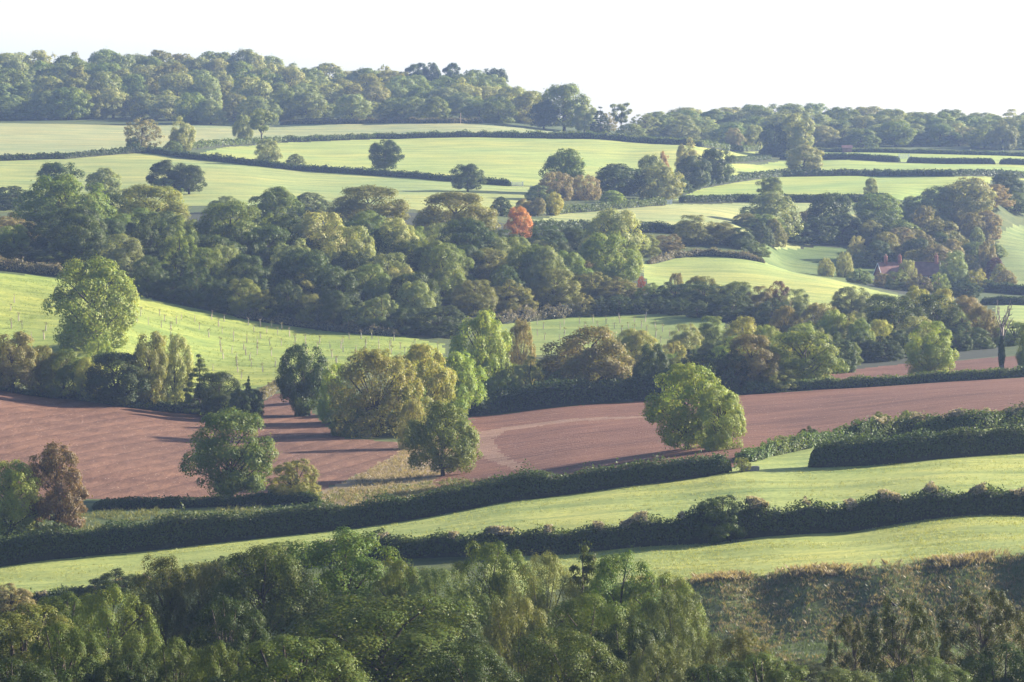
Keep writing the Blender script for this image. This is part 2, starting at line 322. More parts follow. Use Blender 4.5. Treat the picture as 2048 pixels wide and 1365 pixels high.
FIELDS = [
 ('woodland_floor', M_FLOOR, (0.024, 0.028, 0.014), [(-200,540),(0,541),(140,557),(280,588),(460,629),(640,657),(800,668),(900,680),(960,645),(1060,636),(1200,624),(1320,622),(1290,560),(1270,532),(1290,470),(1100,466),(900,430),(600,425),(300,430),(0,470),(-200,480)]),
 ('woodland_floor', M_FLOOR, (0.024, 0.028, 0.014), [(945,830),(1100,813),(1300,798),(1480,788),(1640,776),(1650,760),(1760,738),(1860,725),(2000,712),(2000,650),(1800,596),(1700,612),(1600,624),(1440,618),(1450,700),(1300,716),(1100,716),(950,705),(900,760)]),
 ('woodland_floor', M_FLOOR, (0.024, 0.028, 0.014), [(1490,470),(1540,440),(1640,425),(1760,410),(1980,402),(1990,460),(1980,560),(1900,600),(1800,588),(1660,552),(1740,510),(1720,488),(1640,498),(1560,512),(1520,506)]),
 ('grass_field', M_GRASS, G_NEAR, [(980,1112),(1150,1106),(1400,1086),(1700,1062),(2200,1024),(2200,1098),(1900,1122),(1700,1136),(1500,1150),(1300,1162),(980,1192)]),
 ('grass_field', M_GRASS, G_NEAR, [(-200,1246),(120,1214),(400,1166),(700,1120),(1000,1110),(1150,1106),(1400,1086),(1700,1062),(2200,1024),(2200,838),(2048,848),(1800,872),(1650,886),(1560,906),(1490,925),(1455,946),(1250,973),(1000,1006),(640,1064),(300,1101),(0,1133),(-200,1158)]),
 ('ploughed_field', M_SOIL_R, RED, [(945,834),(1100,817),(1300,802),(1480,791),(1660,779),(1860,767),(2200,746),(2200,838),(2048,848),(1800,872),(1650,886),(1560,906),(1490,923),(1455,938),(1250,965),(1000,998),(880,1014),(865,965),(935,905),(925,862)]),
 ('ploughed_field', M_SOIL_L, (0.122, 0.066, 0.045), [(-200,756),(0,780),(130,796),(250,813),(400,827),(520,838),(524,802),(556,786),(600,788),(640,840),(690,878),(795,886),(800,906),(720,947),(640,985),(400,999),(190,999),(-200,1002)]),
 ('ploughed_field', M_SOIL_R, RED, [(1630,752),(1660,743),(1760,733),(1860,724),(2048,711),(2200,700),(2200,740),(1860,760),(1640,776)]),
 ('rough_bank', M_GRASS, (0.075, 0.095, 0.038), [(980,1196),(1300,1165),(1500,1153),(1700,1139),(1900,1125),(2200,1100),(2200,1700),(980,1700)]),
 ('dry_grass_bank', M_GRASS, (0.185, 0.145, 0.088), [(640,986),(720,947),(800,906),(795,886),(925,862),(935,905),(865,965),(880,1014),(640,1050)]),
 ('pale_headland', M_SOIL_R, (0.185, 0.115, 0.082), [(938,868),(1010,854),(1150,838),(1300,832),(1300,836),(1150,843),(1010,862),(985,878),(1000,905),(1060,940),(1050,946),(970,915),(945,895)]),
 ('plantation_slope', M_GRASS, (0.180, 0.228, 0.055), [(-200,548),(0,546),(140,560),(280,592),(460,632),(640,660),(800,672),(890,690),(880,725),(700,748),(560,770),(350,790),(200,780),(-200,740)]),
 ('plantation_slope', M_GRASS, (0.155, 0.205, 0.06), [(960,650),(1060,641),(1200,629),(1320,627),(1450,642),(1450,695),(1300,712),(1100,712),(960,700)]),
 ('grassy_knoll', M_GRASS, (0.205, 0.250, 0.075), [(1280,0,882),(1340,0,896),(1400,0,903),(1470,0,903),(1530,0,900),(1600,0,894),(1660,0,888),(1800,0,866),(1790,615),(1600,622),(1440,612),(1300,580)]),
 ('grass_field', M_GRASS, (0.085, 0.125, 0.040), [(1500,0,906),(1510,0,975),(1560,0,992),(1640,0,1004),(1745,0,1004),(1770,0,960),(1720,0,925),(1660,0,892),(1600,0,898),(1530,0,903)]),  # cottage field: shade is put into the colour, a darker green
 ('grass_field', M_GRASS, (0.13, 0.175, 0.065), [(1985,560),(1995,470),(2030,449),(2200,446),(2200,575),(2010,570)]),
 ('grass_field', M_GRASS, G_MID, [(1990,612),(2200,605),(2200,660),(2030,668),(1990,650)]),
 ('grass_field', M_GRASS, (0.225, 0.255, 0.105), [(1060,442),(1130,427),(1350,409),(1500,404),(1640,406),(1760,402),(1760,440),(1500,470),(1300,460),(1100,462)]),
 ('grass_field', M_GRASS, G_FAR, [(1350,401),(1400,378),(1480,363),(1560,354),(1750,352),(1900,354),(1990,356),(1960,398),(1760,398),(1600,401),(1400,402)]),
 ('grass_field', M_GRASS, G_FAR, [(1330,345),(1470,328),(1560,322),(1650,321),(1800,327),(2200,334),(2200,355),(1900,353),(1750,351),(1560,352),(1450,366),(1370,384)]),
 ('grass_field', M_GRASS, G_FAR, [(1600,306),(1700,304),(1900,309),(2200,318),(2200,332),(1900,327),(1700,320),(1600,318)]),
 ('grass_field', M_GRASS, (0.225, 0.272, 0.080), [(390,310),(450,295),(560,286),(760,279),(1000,276),(1180,279),(1260,285),(1400,295),(1520,301),(1500,318),(1400,330),(1330,345),(1250,380),(1060,372),(900,363),(760,352),(620,343),(500,331)]),
 ('grass_field', M_GRASS, G_STRAW, [(-200,330),(0,321),(130,318),(250,308),(300,306),(380,318),(500,331),(620,343),(760,352),(900,363),(1060,374),(1060,425),(900,425),(600,415),(300,415),(0,424),(-200,430)]),
 ('grass_field', M_GRASS, (0.215, 0.238, 0.11), [(-200,246),(0,247),(250,251),(500,251),(750,247),(960,247),(1100,262),(1180,277),(1000,274),(760,276),(560,284),(450,292),(360,302),(300,305),(250,307),(130,317),(0,320),(-200,330)]),
]
build_ground()

# ------------------------------------------------------------------ tree prototypes: 10 m wide, 10 m tall, foot at the origin
def unit(v): return v/np.maximum(np.linalg.norm(v, axis=-1, keepdims=True), 1e-9)
def leaf_quads(P, Nn, ln, wd, rng, droop=0.0):
    n = len(P); r = rng.normal(size=(n, 3)); r[:, 2] -= droop; t = unit(r-Nn*(r*Nn).sum(1, keepdims=True)); b = np.cross(Nn, t)
    l = ln*rng.uniform(0.65, 1.35, (n, 1)); w = wd*rng.uniform(0.65, 1.35, (n, 1))
    V = np.stack([P-t*l*0.5, P+b*w*0.5+t*l*0.06+Nn*w*0.12, P+t*l*0.5, P-b*w*0.5+t*l*0.06+Nn*w*0.12], 1).reshape(-1, 3)
    return V, np.arange(n*4).reshape(-1, 4)
PROF = {
 'oak':    dict(c0=0.13, f=lambda t: np.sin(np.pi*(0.16+0.78*t))**0.58, n=80, rc=(0.95, 1.80), sq=0.72, out=0.5),
 'ash':    dict(c0=0.06, f=lambda t: np.sin(np.pi*(0.14+0.81*t))**0.70, n=115, rc=(0.70, 1.35), sq=0.95, out=0.45),
 'round':  dict(c0=0.03, f=lambda t: np.sin(np.pi*(0.24+0.70*t))**0.62, n=95, rc=(0.85, 1.65), sq=0.85, out=0.5),
 'tall':   dict(c0=0.02, f=lambda t: np.sin(np.pi*(0.24+0.72*t))**0.80, n=110, rc=(0.75, 1.45), sq=0.75, out=0.45),
 'bush':   dict(c0=0.00, f=lambda t: np.sqrt(np.maximum(0.02, 1-t**2.2))*(0.88+0.12*np.minimum(1, t*5)), n=130, rc=(0.6, 1.15), sq=0.85, out=0.5),
 'willow': dict(c0=0.01, f=lambda t: np.sin(np.pi*(0.26+0.68*t))**0.65, n=230, rc=(0.5, 0.85), sq=1.3, out=0.35),
 'conifer':dict(c0=0.05, f=lambda t: (1-t)**0.8*0.98+0.04, n=130, rc=(0.5, 0.9), sq=0.45, out=0.5),
 'pine':   dict(c0=0.40, f=lambda t: np.sin(np.pi*(0.2+0.7*t))**0.7*(0.8+0.2*t), n=26, rc=(0.9, 1.6), sq=0.42, out=0.4),
 'sparse': dict(c0=0.10, f=lambda t: np.sin(np.pi*(0.14+0.8*t))**0.6, n=170, rc=(0.4, 0.75), sq=0.8, out=0.4),
}
LOD = {'n': (0.17, 0.11, 43000), 'm': (0.26, 0.19, 23000), 'f': (0.36, 0.28, 12500)}
PROTO = {}
def proto(kind, lod, var=0):
    key = (kind, lod, var)
    if key in PROTO: return PROTO[key]
    p = PROF[kind]; rng = np.random.default_rng(hash_seed(kind, lod, var)); ln, wd, nl = LOD[lod]
    c0 = p['c0']; n = p['n']; ph = rng.uniform(0, 6.28, 6); amp = 0.08 if kind in ('bush', 'conifer') else 0.11
    # a rounded, uneven crown envelope: clumps of foliage carried near its outside
    t = rng.uniform(0, 1, n*8); f = p['f'](t); keep = rng.uniform(0, 1, n*8) < f**1.6; t = t[keep][:n]; f = p['f'](t); n = len(t)
    a = np.arange(n)*2.39996+rng.normal(0, 0.35, n); rc = rng.uniform(*p['rc'], n)
    env = f*5*(1+amp*np.sin(2*a+ph[0]+t*3)+amp*0.7*np.sin(3*a+ph[1]-t*4)+rng.normal(0, 0.05, n))
    rho = np.maximum(0, env-rc*0.75)*np.where(rng.uniform(0, 1, n) < 0.72, rng.uniform(0.86, 1.0, n), rng.uniform(0.2, 0.85, n))
    z = (c0+t*(1-c0))*10; z = np.minimum(z, 10-rc*p['sq']*0.9); z = np.maximum(z, c0*10+rc*p['sq']*0.5) + rng.normal(0, 0.15, n)
    cen = np.stack([rho*np.cos(a), rho*np.sin(a), z], -1)
    if kind == 'conifer': cen[:, 2] = np.round(cen[:, 2]/0.75)*0.75
    # leaves
    wgt = rc**2; m = rng.choice(n, nl if kind not in ('sparse', 'pine') else int(nl*((0.62 if lod == 'n' else 0.45) if kind == 'sparse' else 0.6)), p=wgt/wgt.sum())
    outw = unit(np.c_[cen[:, :2], (cen[:, 2:3]-(c0*10+4.0))*0.9])
    d = unit(rng.normal(size=(len(m), 3))+outw[m]*p['out']*1.6+np.array([0, 0, 0.35]))
    rad = rc[m][:, None]*(0.55+0.52*rng.uniform(0, 1, (len(m), 1))**0.6)
    P = cen[m]+d*rad*np.array([1, 1, p['sq']])
    stray = rng.uniform(0, 1, len(m)) < 0.06; P[stray] += d[stray]*rng.uniform(0.1, 0.55, (stray.sum(), 1))     # shoots breaking the outline
    rmax = np.percentile(np.hypot(P[:, 0], P[:, 1]), 94.0); zmax = np.percentile(P[:, 2], 99.6); kz = np.array([5/rmax, 5/rmax, 10/zmax])
    P *= kz; cen *= kz; P[:, 2] = np.maximum(P[:, 2], 0.05)
    Nn = unit(d*(3.4 if lod == 'n' else 2.4)+rng.normal(size=d.shape)*0.62+np.array([0, 0, 0.3]))
    if kind == 'willow': ln, wd = ln*1.3, wd*0.65
    V, Q = leaf_quads(P, Nn, ln, wd, rng, 1.2 if kind in ('willow', 'ash') else 0.3)
    cv = rng.uniform(0, 1, n)
    var_a = np.clip(0.6*rng.uniform(0, 1, len(m))+0.4*cv[m], 0, 1); tint = np.clip(rng.normal(0.35, 0.28, len(m))+0.5*(cv[m]-0.5)+(rng.uniform(0, 1, len(m)) < 0.03)*0.9, -0.3, 2.0)
    mat = M_LEAF_GLOSSY if lod == 'n' else M_LEAF
    crown = mesh_np('crown_'+kind, V, Q, mat, {'var': var_a, 'tint': tint})
    # trunk and limbs
    mb = MB(); sides = 7 if lod == 'n' else 5
    multi = kind in ('bush', 'willow')
    def wob(p0, p1, k, s): return [tuple(p0+(p1-p0)*i/k+(rng.normal(0, s, 3) if 0 < i < k else 0)) for i in range(k+1)]
    if multi:
        for i in range(5):
            an = i*1.26+rng.uniform(0, 0.6); mb.tube(wob(np.array([0.25*math.cos(an), 0.25*math.sin(an), -0.3]), np.array([1.6*math.cos(an), 1.6*math.sin(an), 5.5]), 4, 0.15), [0.16, 0.14, 0.11, 0.08, 0.05], sides)
        top = 3.0
    else:
        top = 6.2 if kind not in ('conifer', 'pine') else 9.3
        pts = wob(np.array([0, 0, -0.4]), np.array([rng.normal(0, 0.2), rng.normal(0, 0.2), top]), 5, 0.12)
        r0 = 0.34 if kind == 'oak' else 0.26
        mb.tube(pts, [r0*1.35, r0*1.02, r0*0.88, r0*0.7, r0*0.5, r0*0.25], sides+1)
    nlimb = {'n': 34, 'm': 30, 'f': 12}[lod]
    if kind == 'sparse': nlimb = n
    order = rng.permutation(n)[:nlimb]
    for k in order:
        zb = min(top*0.97, max(0.9 if not multi else 0.4, cen[k, 2]-(0.5+0.75*np.linalg.norm(cen[k, :2])) if kind != 'conifer' else cen[k, 2]))
        if kind == 'sparse': zb = min(top*0.97, max(1.5, cen[k, 2]-0.55*np.linalg.norm(cen[k, :2])))
        p0 = np.array([0, 0, zb]); p1 = cen[k]; midp = p0+(p1-p0)*0.5+np.array([0, 0, 0.25])+rng.normal(0, 0.18, 3)
        r = 0.05+0.022*np.linalg.norm(p1-p0); r *= {'sparse': 0.24, 'willow': 0.6}.get(kind, 0.85)
        mb.tube([tuple(p0), tuple(midp), tuple(p1), tuple(p1+outw[k]*rc[k]*0.7)], [r, r*0.7, r*0.4, r*0.15], 4, False)
    trunk = mb.mesh('trunk_'+kind, M_BARK, True)
    PROTO[key] = (crown, trunk); return PROTO[key]
def hash_seed(*a): return sum((i+1)*sum(ord(c) for c in str(x))*131 for i, x in enumerate(a)) % 99991
def dead_proto():
    if 'dead' in PROTO: return PROTO['dead']
    rng = np.random.default_rng(11); mb = MB()
    mb.tube([(0, 0, -0.3), (0.05, 0, 2), (-0.05, 0.05, 4), (0.1, 0, 6)], [0.62, 0.5, 0.42, 0.34], 8)
    def grow(p, d, l, r, k):
        q = p+d*l*0.5+np.array(rng.normal(0, 0.08, 3))*l; e = p+d*l; mb.tube([tuple(p), tuple(q), tuple(e)], [r, r*0.8, r*0.6], 5, False)
        if k == 0: return
        for s in range(2 if k < 3 else 3):
            nd = unit(d+rng.normal(0, 0.48, 3)+np.array([0, 0, 0.22])); grow(e, nd, l*rng.uniform(0.6, 0.85), r*0.58, k-1)
    for an, z in ((0.3, 5.6), (2.2, 5.8), (4.2, 5.0), (5.5, 4.2), (1.2, 6.0)):
        d = unit(np.array([math.cos(an)*0.75, math.sin(an)*0.75, 0.9])); grow(np.array([0, 0, z]), d, 1.5, 0.2, 3)
    n = 3600; zz = rng.uniform(0, 4.8, n); an = rng.uniform(0, 6.28, n); rr = (0.45+0.55*np.exp(-((zz-2.6)/1.5)**2))*rng.uniform(0.75, 1.3, n)*0.58
    P = np.stack([rr*np.cos(an), rr*np.sin(an), zz], -1); Nn = unit(np.stack([np.cos(an), np.sin(an), 0*an+0.3], -1)+rng.normal(0, 0.6, (n, 3)))
    V, Q = leaf_quads(P, Nn, 0.3, 0.24, rng); ivy = mesh_np('ivy', V, Q, M_LEAF, {'var': rng.uniform(0, 1, n), 'tint': rng.uniform(0, 0.6, n)})
    PROTO['dead'] = (ivy, mb.mesh('dead_trunk', M_BARK_PALE, True)); return PROTO['dead']
COL = dict(
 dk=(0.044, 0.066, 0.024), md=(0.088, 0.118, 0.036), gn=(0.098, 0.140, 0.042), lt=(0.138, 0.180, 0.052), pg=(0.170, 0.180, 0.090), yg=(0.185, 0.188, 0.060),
 ye=(0.140, 0.140, 0.052), ol=(0.120, 0.128, 0.046), br=(0.118, 0.106, 0.052), gb=(0.150, 0.132, 0.082), og=(0.36, 0.185, 0.085), rd=(0.26, 0.075, 0.05), rb=(0.085, 0.058, 0.040), pu=(0.075, 0.034, 0.042),
 sg=(0.120, 0.146, 0.076), th=(0.058, 0.066, 0.028), pk=(0.20, 0.135, 0.085), hd=(0.056, 0.080, 0.028))
NAMES = dict(oak='oak_tree', ash='ash_tree', round='maple_tree', tall='poplar_tree', bush='shrub', willow='willow_tree', conifer='conifer_tree', pine='pine_tree', sparse='thin_tree', dead='dead_tree')
rng_t = random.Random(5)
TREES_PLACED = []
def tree(kind, px, top, w, where, col, label, group=None, lod=None, trunk_w=1.0, lean=0.0):
    """where: distance in metres if > 195 and given as ('d', m); otherwise the sight line of its foot"""
    if isinstance(where, tuple): Y = where[1]; Z = -40.0
    else: h = hit(px, where); Y = h[1]; Z = h[2]
    for _ in range(2): X = x_at(px, Y, Z); Z = float(ground(X, Y)[0])
    W = w*(Y*CP-Z*SP)/F_PX; H = max(1.2, 0.5*W, z_at(top, Y)-Z)
    if Y < 300 and kind != 'sparse': W *= 1.35
    if lod is None: lod = 'n' if Y < 335 and kind != 'conifer' else ('m' if Y < 930 else 'f')
    if kind == 'dead': crown, trunk = dead_proto()
    else: crown, trunk = proto(kind, lod, rng_t.randrange(2) if kind in ('oak', 'ash', 'round', 'bush') and lod != 'n' else 0)
    r = empty(NAMES[kind] if not (kind == 'bush' and H > 7) else 'bushy_tree', (X, Y, Z-0.05)); r.rotation_euler = (0, lean, rng_t.uniform(0, 6.28))
    r.scale = (W/10.2, W/10.2, H/10.1)
    c = COL[col]; k = rng_t.uniform(0.88, 1.12)
    k *= 0.74 if Y < 310 else (1.40 if col not in ('dk', 'og', 'rd', 'pu') else 1.10)  # foliage colour carries light: foreground darkened as shade, farther crowns brightened as sunlit
    c = tuple(min(1, v*k*q*rng_t.uniform(0.95, 1.05)) for v, q in zip(c, (1.02, 1.05, 0.60) if Y < 310 else (1.06, 1.03, 0.68)))  # tint puts the warmth of the sun into the leaf colour
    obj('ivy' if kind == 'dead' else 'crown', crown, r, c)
    tr = obj('trunk', trunk, r)
    if trunk_w != 1.0:
        kx, kz = W/10.2, H/10.1; rng = np.random.default_rng(4); n = 1500; zz = rng.uniform(0, 0.42*H, n); an = rng.uniform(0, 6.28, n); rr = trunk_w*(0.34+0.10*np.sin(zz*1.7)+0.08*np.exp(-zz))*rng.uniform(0.85, 1.15, n)
        P = np.stack([rr*np.cos(an)/kx, rr*np.sin(an)/kx, zz/kz], -1); V, Q = leaf_quads(P, unit(np.stack([np.cos(an), np.sin(an), 0*an+0.2], -1)+rng.normal(0, 0.4, (n, 3))), 0.30/kx, 0.24/kx, rng)
        obj('ivy', mesh_np('trunk_ivy', V, Q, M_LEAF, {'var': rng.uniform(0, 1, n), 'tint': rng.uniform(0, 0.5, n)}), r, COL['dk'])
        mb = MB(); mb.tube([(0, 0, 0), (0, 0, 0.2*H/kz), (0, 0, 0.45*H/kz)], [trunk_w*0.34/kx, trunk_w*0.3/kx, trunk_w*0.26/kx], 8); obj('stem', mb.mesh('thick_stem', M_BARK, True), r)
    tag(r, label, 'shrub' if (kind == 'bush' and H <= 7) else 'tree', group)
    TREES_PLACED.append((label, round(X, 1), round(Y, 1), round(H, 1), round(W, 1)))
    return r
ORD = ['leftmost', 'first', 'second', 'third', 'fourth', 'fifth', 'sixth', 'seventh', 'eighth', 'ninth', 'tenth', 'eleventh', 'twelfth', 'thirteenth', 'fourteenth', 'fifteenth', 'sixteenth', 'seventeenth',
       'eighteenth', 'nineteenth', 'twentieth', 'twenty-first', 'twenty-second', 'twenty-third', 'twenty-fourth', 'twenty-fifth', 'twenty-sixth', 'twenty-seventh', 'twenty-eighth', 'twenty-ninth', 'thirtieth', 'thirty-first', 'thirty-second', 'thirty-third', 'thirty-fourth', 'thirty-fifth', 'thirty-sixth']

# ------------------------------------------------------------------ hedges
def sines(rng, n, lo, hi):
    k = rng.uniform(lo, hi, n); p = rng.uniform(0, 6.28, n); return lambda s: sum(np.sin(s*a+b) for a, b in zip(k, p))/math.sqrt(n)
def hedge(label, pts, heights, width, col, leaf, dens=1.0, shag=0.3, lump=0.12, clematis=0.0, seed=1, boxy=0.5, name='hedge', group=None, ends=1.2):
    """pts: sight lines of its foot; heights in metres along it"""
    rng = np.random.default_rng(seed); B = np.array([hit(a, b) for a, b in pts])
    seg = np.r_[0, np.cumsum(np.linalg.norm(np.diff(B[:, :2], axis=0), axis=1))]; Ltot = seg[-1]
    def base(s): return np.interp(s, seg, B[:, 0]), np.interp(s, seg, B[:, 1])
    hs = np.linspace(0, Ltot, len(heights)); n1 = sines(rng, 5, 0.25, 1.6); n2 = sines(rng, 5, 0.8, 3.5); n3 = sines(rng, 4, 0.3, 1.2)
    def prof(s):
        e = np.clip(np.minimum(s, Ltot-s)/ends, 0.02, 1)**0.45
        return np.interp(s, hs, heights)*(1+lump*n1(s))*e, width*0.5*(1+lump*0.8*n3(s))*e
    def frame(s):
        x, y = base(s); x2, y2 = base(np.minimum(s+0.5, Ltot)); x1, y1 = base(np.maximum(s-0.5, 0)); d = unit(np.stack([x2-x1, y2-y1], -1)); return x, y, np.stack([-d[:, 1], d[:, 0]], -1)
    x0, y0 = base(np.array([0.0])); root = empty(name, (float(x0[0]), float(y0[0]), float(ground(x0, y0)[0]))); org = np.array(root.location)
    # woody core
    st = max(0.5, leaf*2.2); S = np.arange(0, Ltot, st); x, y, nr = frame(S); H, Wd = prof(S); g = ground(x, y); A = np.linspace(0, np.pi, 9)
    ring = []
    for a in A:
        ca, sa = math.cos(a), math.sin(a); ox = np.sign(ca)*abs(ca)**boxy*Wd*0.80; oz = sa**boxy*H*0.86
        ring.append(np.stack([x+nr[:, 0]*ox, y+nr[:, 1]*ox, g+oz-0.1], -1)+rng.normal(0, 0.06, (len(S), 3)))
    R = np.stack(ring, 1); V = R.reshape(-1, 3)-org; k = len(A); i, j = np.meshgrid(np.arange(len(S)-1), np.arange(k-1), indexing='ij'); b = (i*k+j).ravel()
    obj('stems', mesh_np('stems', V, np.stack([b, b+1, b+1+k, b+k], -1), M_CORE, smooth=True), root)
    # foliage
    per = 2*np.mean(heights)+width; n = int(Ltot*per*1.5*dens/(leaf*leaf*0.75*0.5)); s = rng.uniform(0, Ltot, n); a = np.arccos(rng.uniform(-1, 1, n)) if False else rng.uniform(0.02, 0.98, n)*np.pi
    x, y, nr = frame(s); H, Wd = prof(s); g = ground(x, y); ca, sa = np.cos(a), np.sin(a)
    rr = 0.84+0.22*rng.uniform(0, 1, n)+lump*0.5*n2(s+3*a)
    up = rng.uniform(0, 1, n) < 0.22; lift = np.where(up & (sa > 0.6), rng.uniform(0, 1, n)**1.6*shag*np.clip(0.4+0.6*n1(s*2.3)+0.5*n2(s*1.9), 0, 1.3), 0)
    ox = np.sign(ca)*np.abs(ca)**boxy*Wd*rr; oz = sa**boxy*H*rr+np.maximum(lift, 0); oz = oz*np.where(rng.uniform(0, 1, n) < 0.5, 1, rng.uniform(0.25, 1, n)**0.5)
    P = np.stack([x+nr[:, 0]*ox, y+nr[:, 1]*ox, g+np.maximum(oz, 0.05)], -1)-org
    Nn = unit(np.stack([nr[:, 0]*ca, nr[:, 1]*ca, sa*0.8], -1)+rng.normal(0, 0.55, (n, 3)))
    V, Q = leaf_quads(P, Nn, leaf, leaf*0.75, rng, 0.2)
    patch = 0.5+0.22*sines(rng, 4, 0.1, 0.6)(s)
    obj('foliage', mesh_np('foliage', V, Q, M_LEAF, {'var': np.clip(0.6*rng.uniform(0, 1, n)+0.4*patch, 0, 1), 'tint': np.clip(rng.normal(0.3, 0.3, n)+patch-0.5, -0.3, 2)}), root, COL[col])
    if clematis > 0:
        m = int(Ltot*170*clematis); s = rng.uniform(0, Ltot, m*3); s = s[n3(s*1.7)+0.5*n2(s) > 0.35][:m]; m = len(s)
        if m:
            a = rng.uniform(0.22, 0.72, m)*np.pi; x, y, nr = frame(s); H, Wd = prof(s); g = ground(x, y); ca, sa = np.cos(a), np.sin(a); rr = 1.0+0.10*rng.uniform(0, 1, m)+lump*0.5*n2(s+3*a)
            P = np.stack([x+nr[:, 0]*np.sign(ca)*np.abs(ca)**boxy*Wd*rr, y+nr[:, 1]*np.sign(ca)*np.abs(ca)**boxy*Wd*rr, g+sa**boxy*H*rr+0.05], -1)-org
            V, Q = leaf_quads(P, unit(rng.normal(0, 1, (m, 3))+np.array([0, 0, 0.8])), leaf*0.8, leaf*0.7, rng)
            obj('clematis_fluff', mesh_np('clematis_fluff', V, Q, M_LEAF, {'var': rng.uniform(0, 1, m), 'tint': rng.uniform(0.2, 0.8, m)}), root, (0.27, 0.24, 0.18))
    return tag(root, label, 'hedge', group)

# ------------------------------------------------------------------ tufts of grass
def tufts(name, label, poly, n, hgt, col, seed, spread=0.25, blades=7, cat='grass', lean=0.35, thr=-0.35):
    rng = np.random.default_rng(seed); W = unproj(poly); lo, hi = W.min(0), W.max(0)
    P = rng.uniform(lo, hi, (n*6, 2)); P = P[inside(P, W)]
    f = sines(rng, 6, 0.15, 0.9)(P[:, 0])+sines(rng, 6, 0.15, 0.9)(P[:, 1]+P[:, 0]*0.3); P = P[f+rng.normal(0, 0.5, len(P)) > thr][:n]
    m = len(P)*blades; T = np.repeat(P, blades, 0)+rng.normal(0, spread*0.4, (m, 2)); g = ground(T[:, 0], T[:, 1]); h = hgt*np.repeat(rng.uniform(0.5, 1.35, len(P)), blades)*rng.uniform(0.6, 1.1, m)
    ld = rng.normal(0, lean, (m, 2))+np.repeat(rng.normal(0, lean*0.7, (len(P), 2)), blades, 0); a = rng.uniform(0, 6.28, m); w = 0.028*hgt+0.012
    bx = np.stack([np.cos(a), np.sin(a)], -1)*w
    v0 = np.c_[T-bx, g-0.03]; v1 = np.c_[T+bx, g-0.03]; v2 = np.c_[T+ld*h[:, None]*0.45+bx*0.6, g+h*0.62]; v3 = np.c_[T+ld*h[:, None]*1.05, g+h]
    V = np.stack([v0, v1, v2, v3], 1).reshape(-1, 3)
    o = obj(name, mesh_np(name, V, np.arange(m*4).reshape(-1, 4), M_BLADE, {'var': rng.uniform(0, 1, m), 'tint': np.clip(rng.normal(0.4, 0.4, m), -0.5, 2)}), None, col)
    tag(o, label, cat); o['kind'] = 'stuff'; return o

# ------------------------------------------------------------------ hedges, near to far
hedge('overgrown hedge with pale clematis fluff below the near pasture', [(-380,1262),(-120,1236),(120,1214),(400,1166),(700,1120),(1000,1110),(1150,1106),(1400,1086),(1700,1062),(2200,1024),(2480,1016)],
      [1.8,1.3,1.5,1.5,1.7,2.1,2.2,3.0,2.7,2.4,2.3,2.2], 2.2, 'hd', 0.24, 1.0, 0.5, 0.13, 1.0, 21, 0.55)
hedge('long clipped dark hedge crossing from the left edge to the gap', [(-380,1176),(-120,1148),(0,1132),(300,1100),(640,1063),(1000,1005),(1250,972),(1462,944)],
      [2.9,2.9,3.0,2.9,3.1,2.9,2.5,2.6,2.5,2.1,2.1], 2.2, 'hd', 0.24, 1.0, 0.9, 0.11, 0.0, 22, 0.5)
hedge('clipped dark hedge right of the gap, running to the right edge', [(1618,935),(1800,925),(2200,900),(2480,892)], [2.7,2.9,2.8,2.9,2.8], 2.2, 'hd', 0.24, 1.0, 0.9, 0.10, 0.0, 23, 0.5)
hedge('sprawling bramble hedge beside the ploughed field behind the gap', [(1478,926),(1560,907),(1650,888),(1720,880)], [0.7,1.3,1.6,1.3,1.6], 2.4, 'gn', 0.24, 0.9, 0.5, 0.25, 0.0, 24, 0.7)
hedge('lumpy hedge with pale fluff between ploughed field and pasture', [(1700,884),(1800,873),(1950,859),(2200,840),(2480,832)], [1.8,2.2,2.0,2.4,2.0,2.2], 2.2, 'md', 0.26, 0.9, 0.6, 0.2, 0.5, 25, 0.6)
hedge('low hedge along the foot of the left ploughed field', [(185,1019),(330,1016),(480,1012),(640,1006)], [1.1,1.2,1.2,1.2,1.3], 1.6, 'dk', 0.26, 0.9, 0.3, 0.08, 0.0, 26, 0.45)
hedge('low field hedge between the two right ploughed fields', [(1480,790),(1660,778),(1860,766),(2005,757),(2200,747),(2480,739)], [1.6,1.5,1.5,1.6,1.6], 1.8, 'md', 0.32, 0.9, 0.3, 0.12, 0.0, 27, 0.5)
hedge('dark hedge under the trees at the head of the ploughed field', [(940,833),(1000,826),(1100,815),(1300,800),(1480,790)], [2.6,3.2,3.6,3.4,3.8,3.0], 3.0, 'dk', 0.32, 0.9, 0.6, 0.18, 0.0, 28, 0.6)
hedge('dark undergrowth hedge along the top of the left ploughed field', [(-380,745),(-80,770),(0,781),(130,797),(250,814),(400,828),(520,838)], [1.1,1.3,1.0,1.3,1.2,1.5,3.0], 1.8, 'md', 0.30, 0.6, 0.7, 0.25, 0.0, 29, 0.6)
hedge('brown leafless hedge beside the gateway of the left field', [(521,803),(545,786),(568,778)], [1.4,1.6,1.5], 1.5, 'gb', 0.3, 0.7, 0.3, 0.1, 0.0, 30, 0.5)
HF = 'field hedges on the far slope'
hedge('long thin hedge across the far slope from the left edge', [(-120,330),(0,322),(130,318),(250,308),(300,306),(380,318),(500,331),(620,343),(760,352),(900,363),(1022,373)], [1.9,1.9,1.7,2.0,1.8,2.0,1.7,1.9,1.8,2.0], 2.0, 'dk', 0.55, 0.7, 0.3, 0.14, 0.0, 31, 0.5, group=HF)
hedge('top hedge across the far slope below the hilltop wood', [(345,305),(450,293),(560,285),(760,278),(1000,275),(1180,278),(1260,284),(1400,294),(1530,302)], [2.4,2.2,2.0,1.9,2.0,2.4,2.2,1.9,1.8], 2.2, 'md', 0.6, 0.7, 0.3, 0.14, 0.0, 32, 0.5, group=HF)
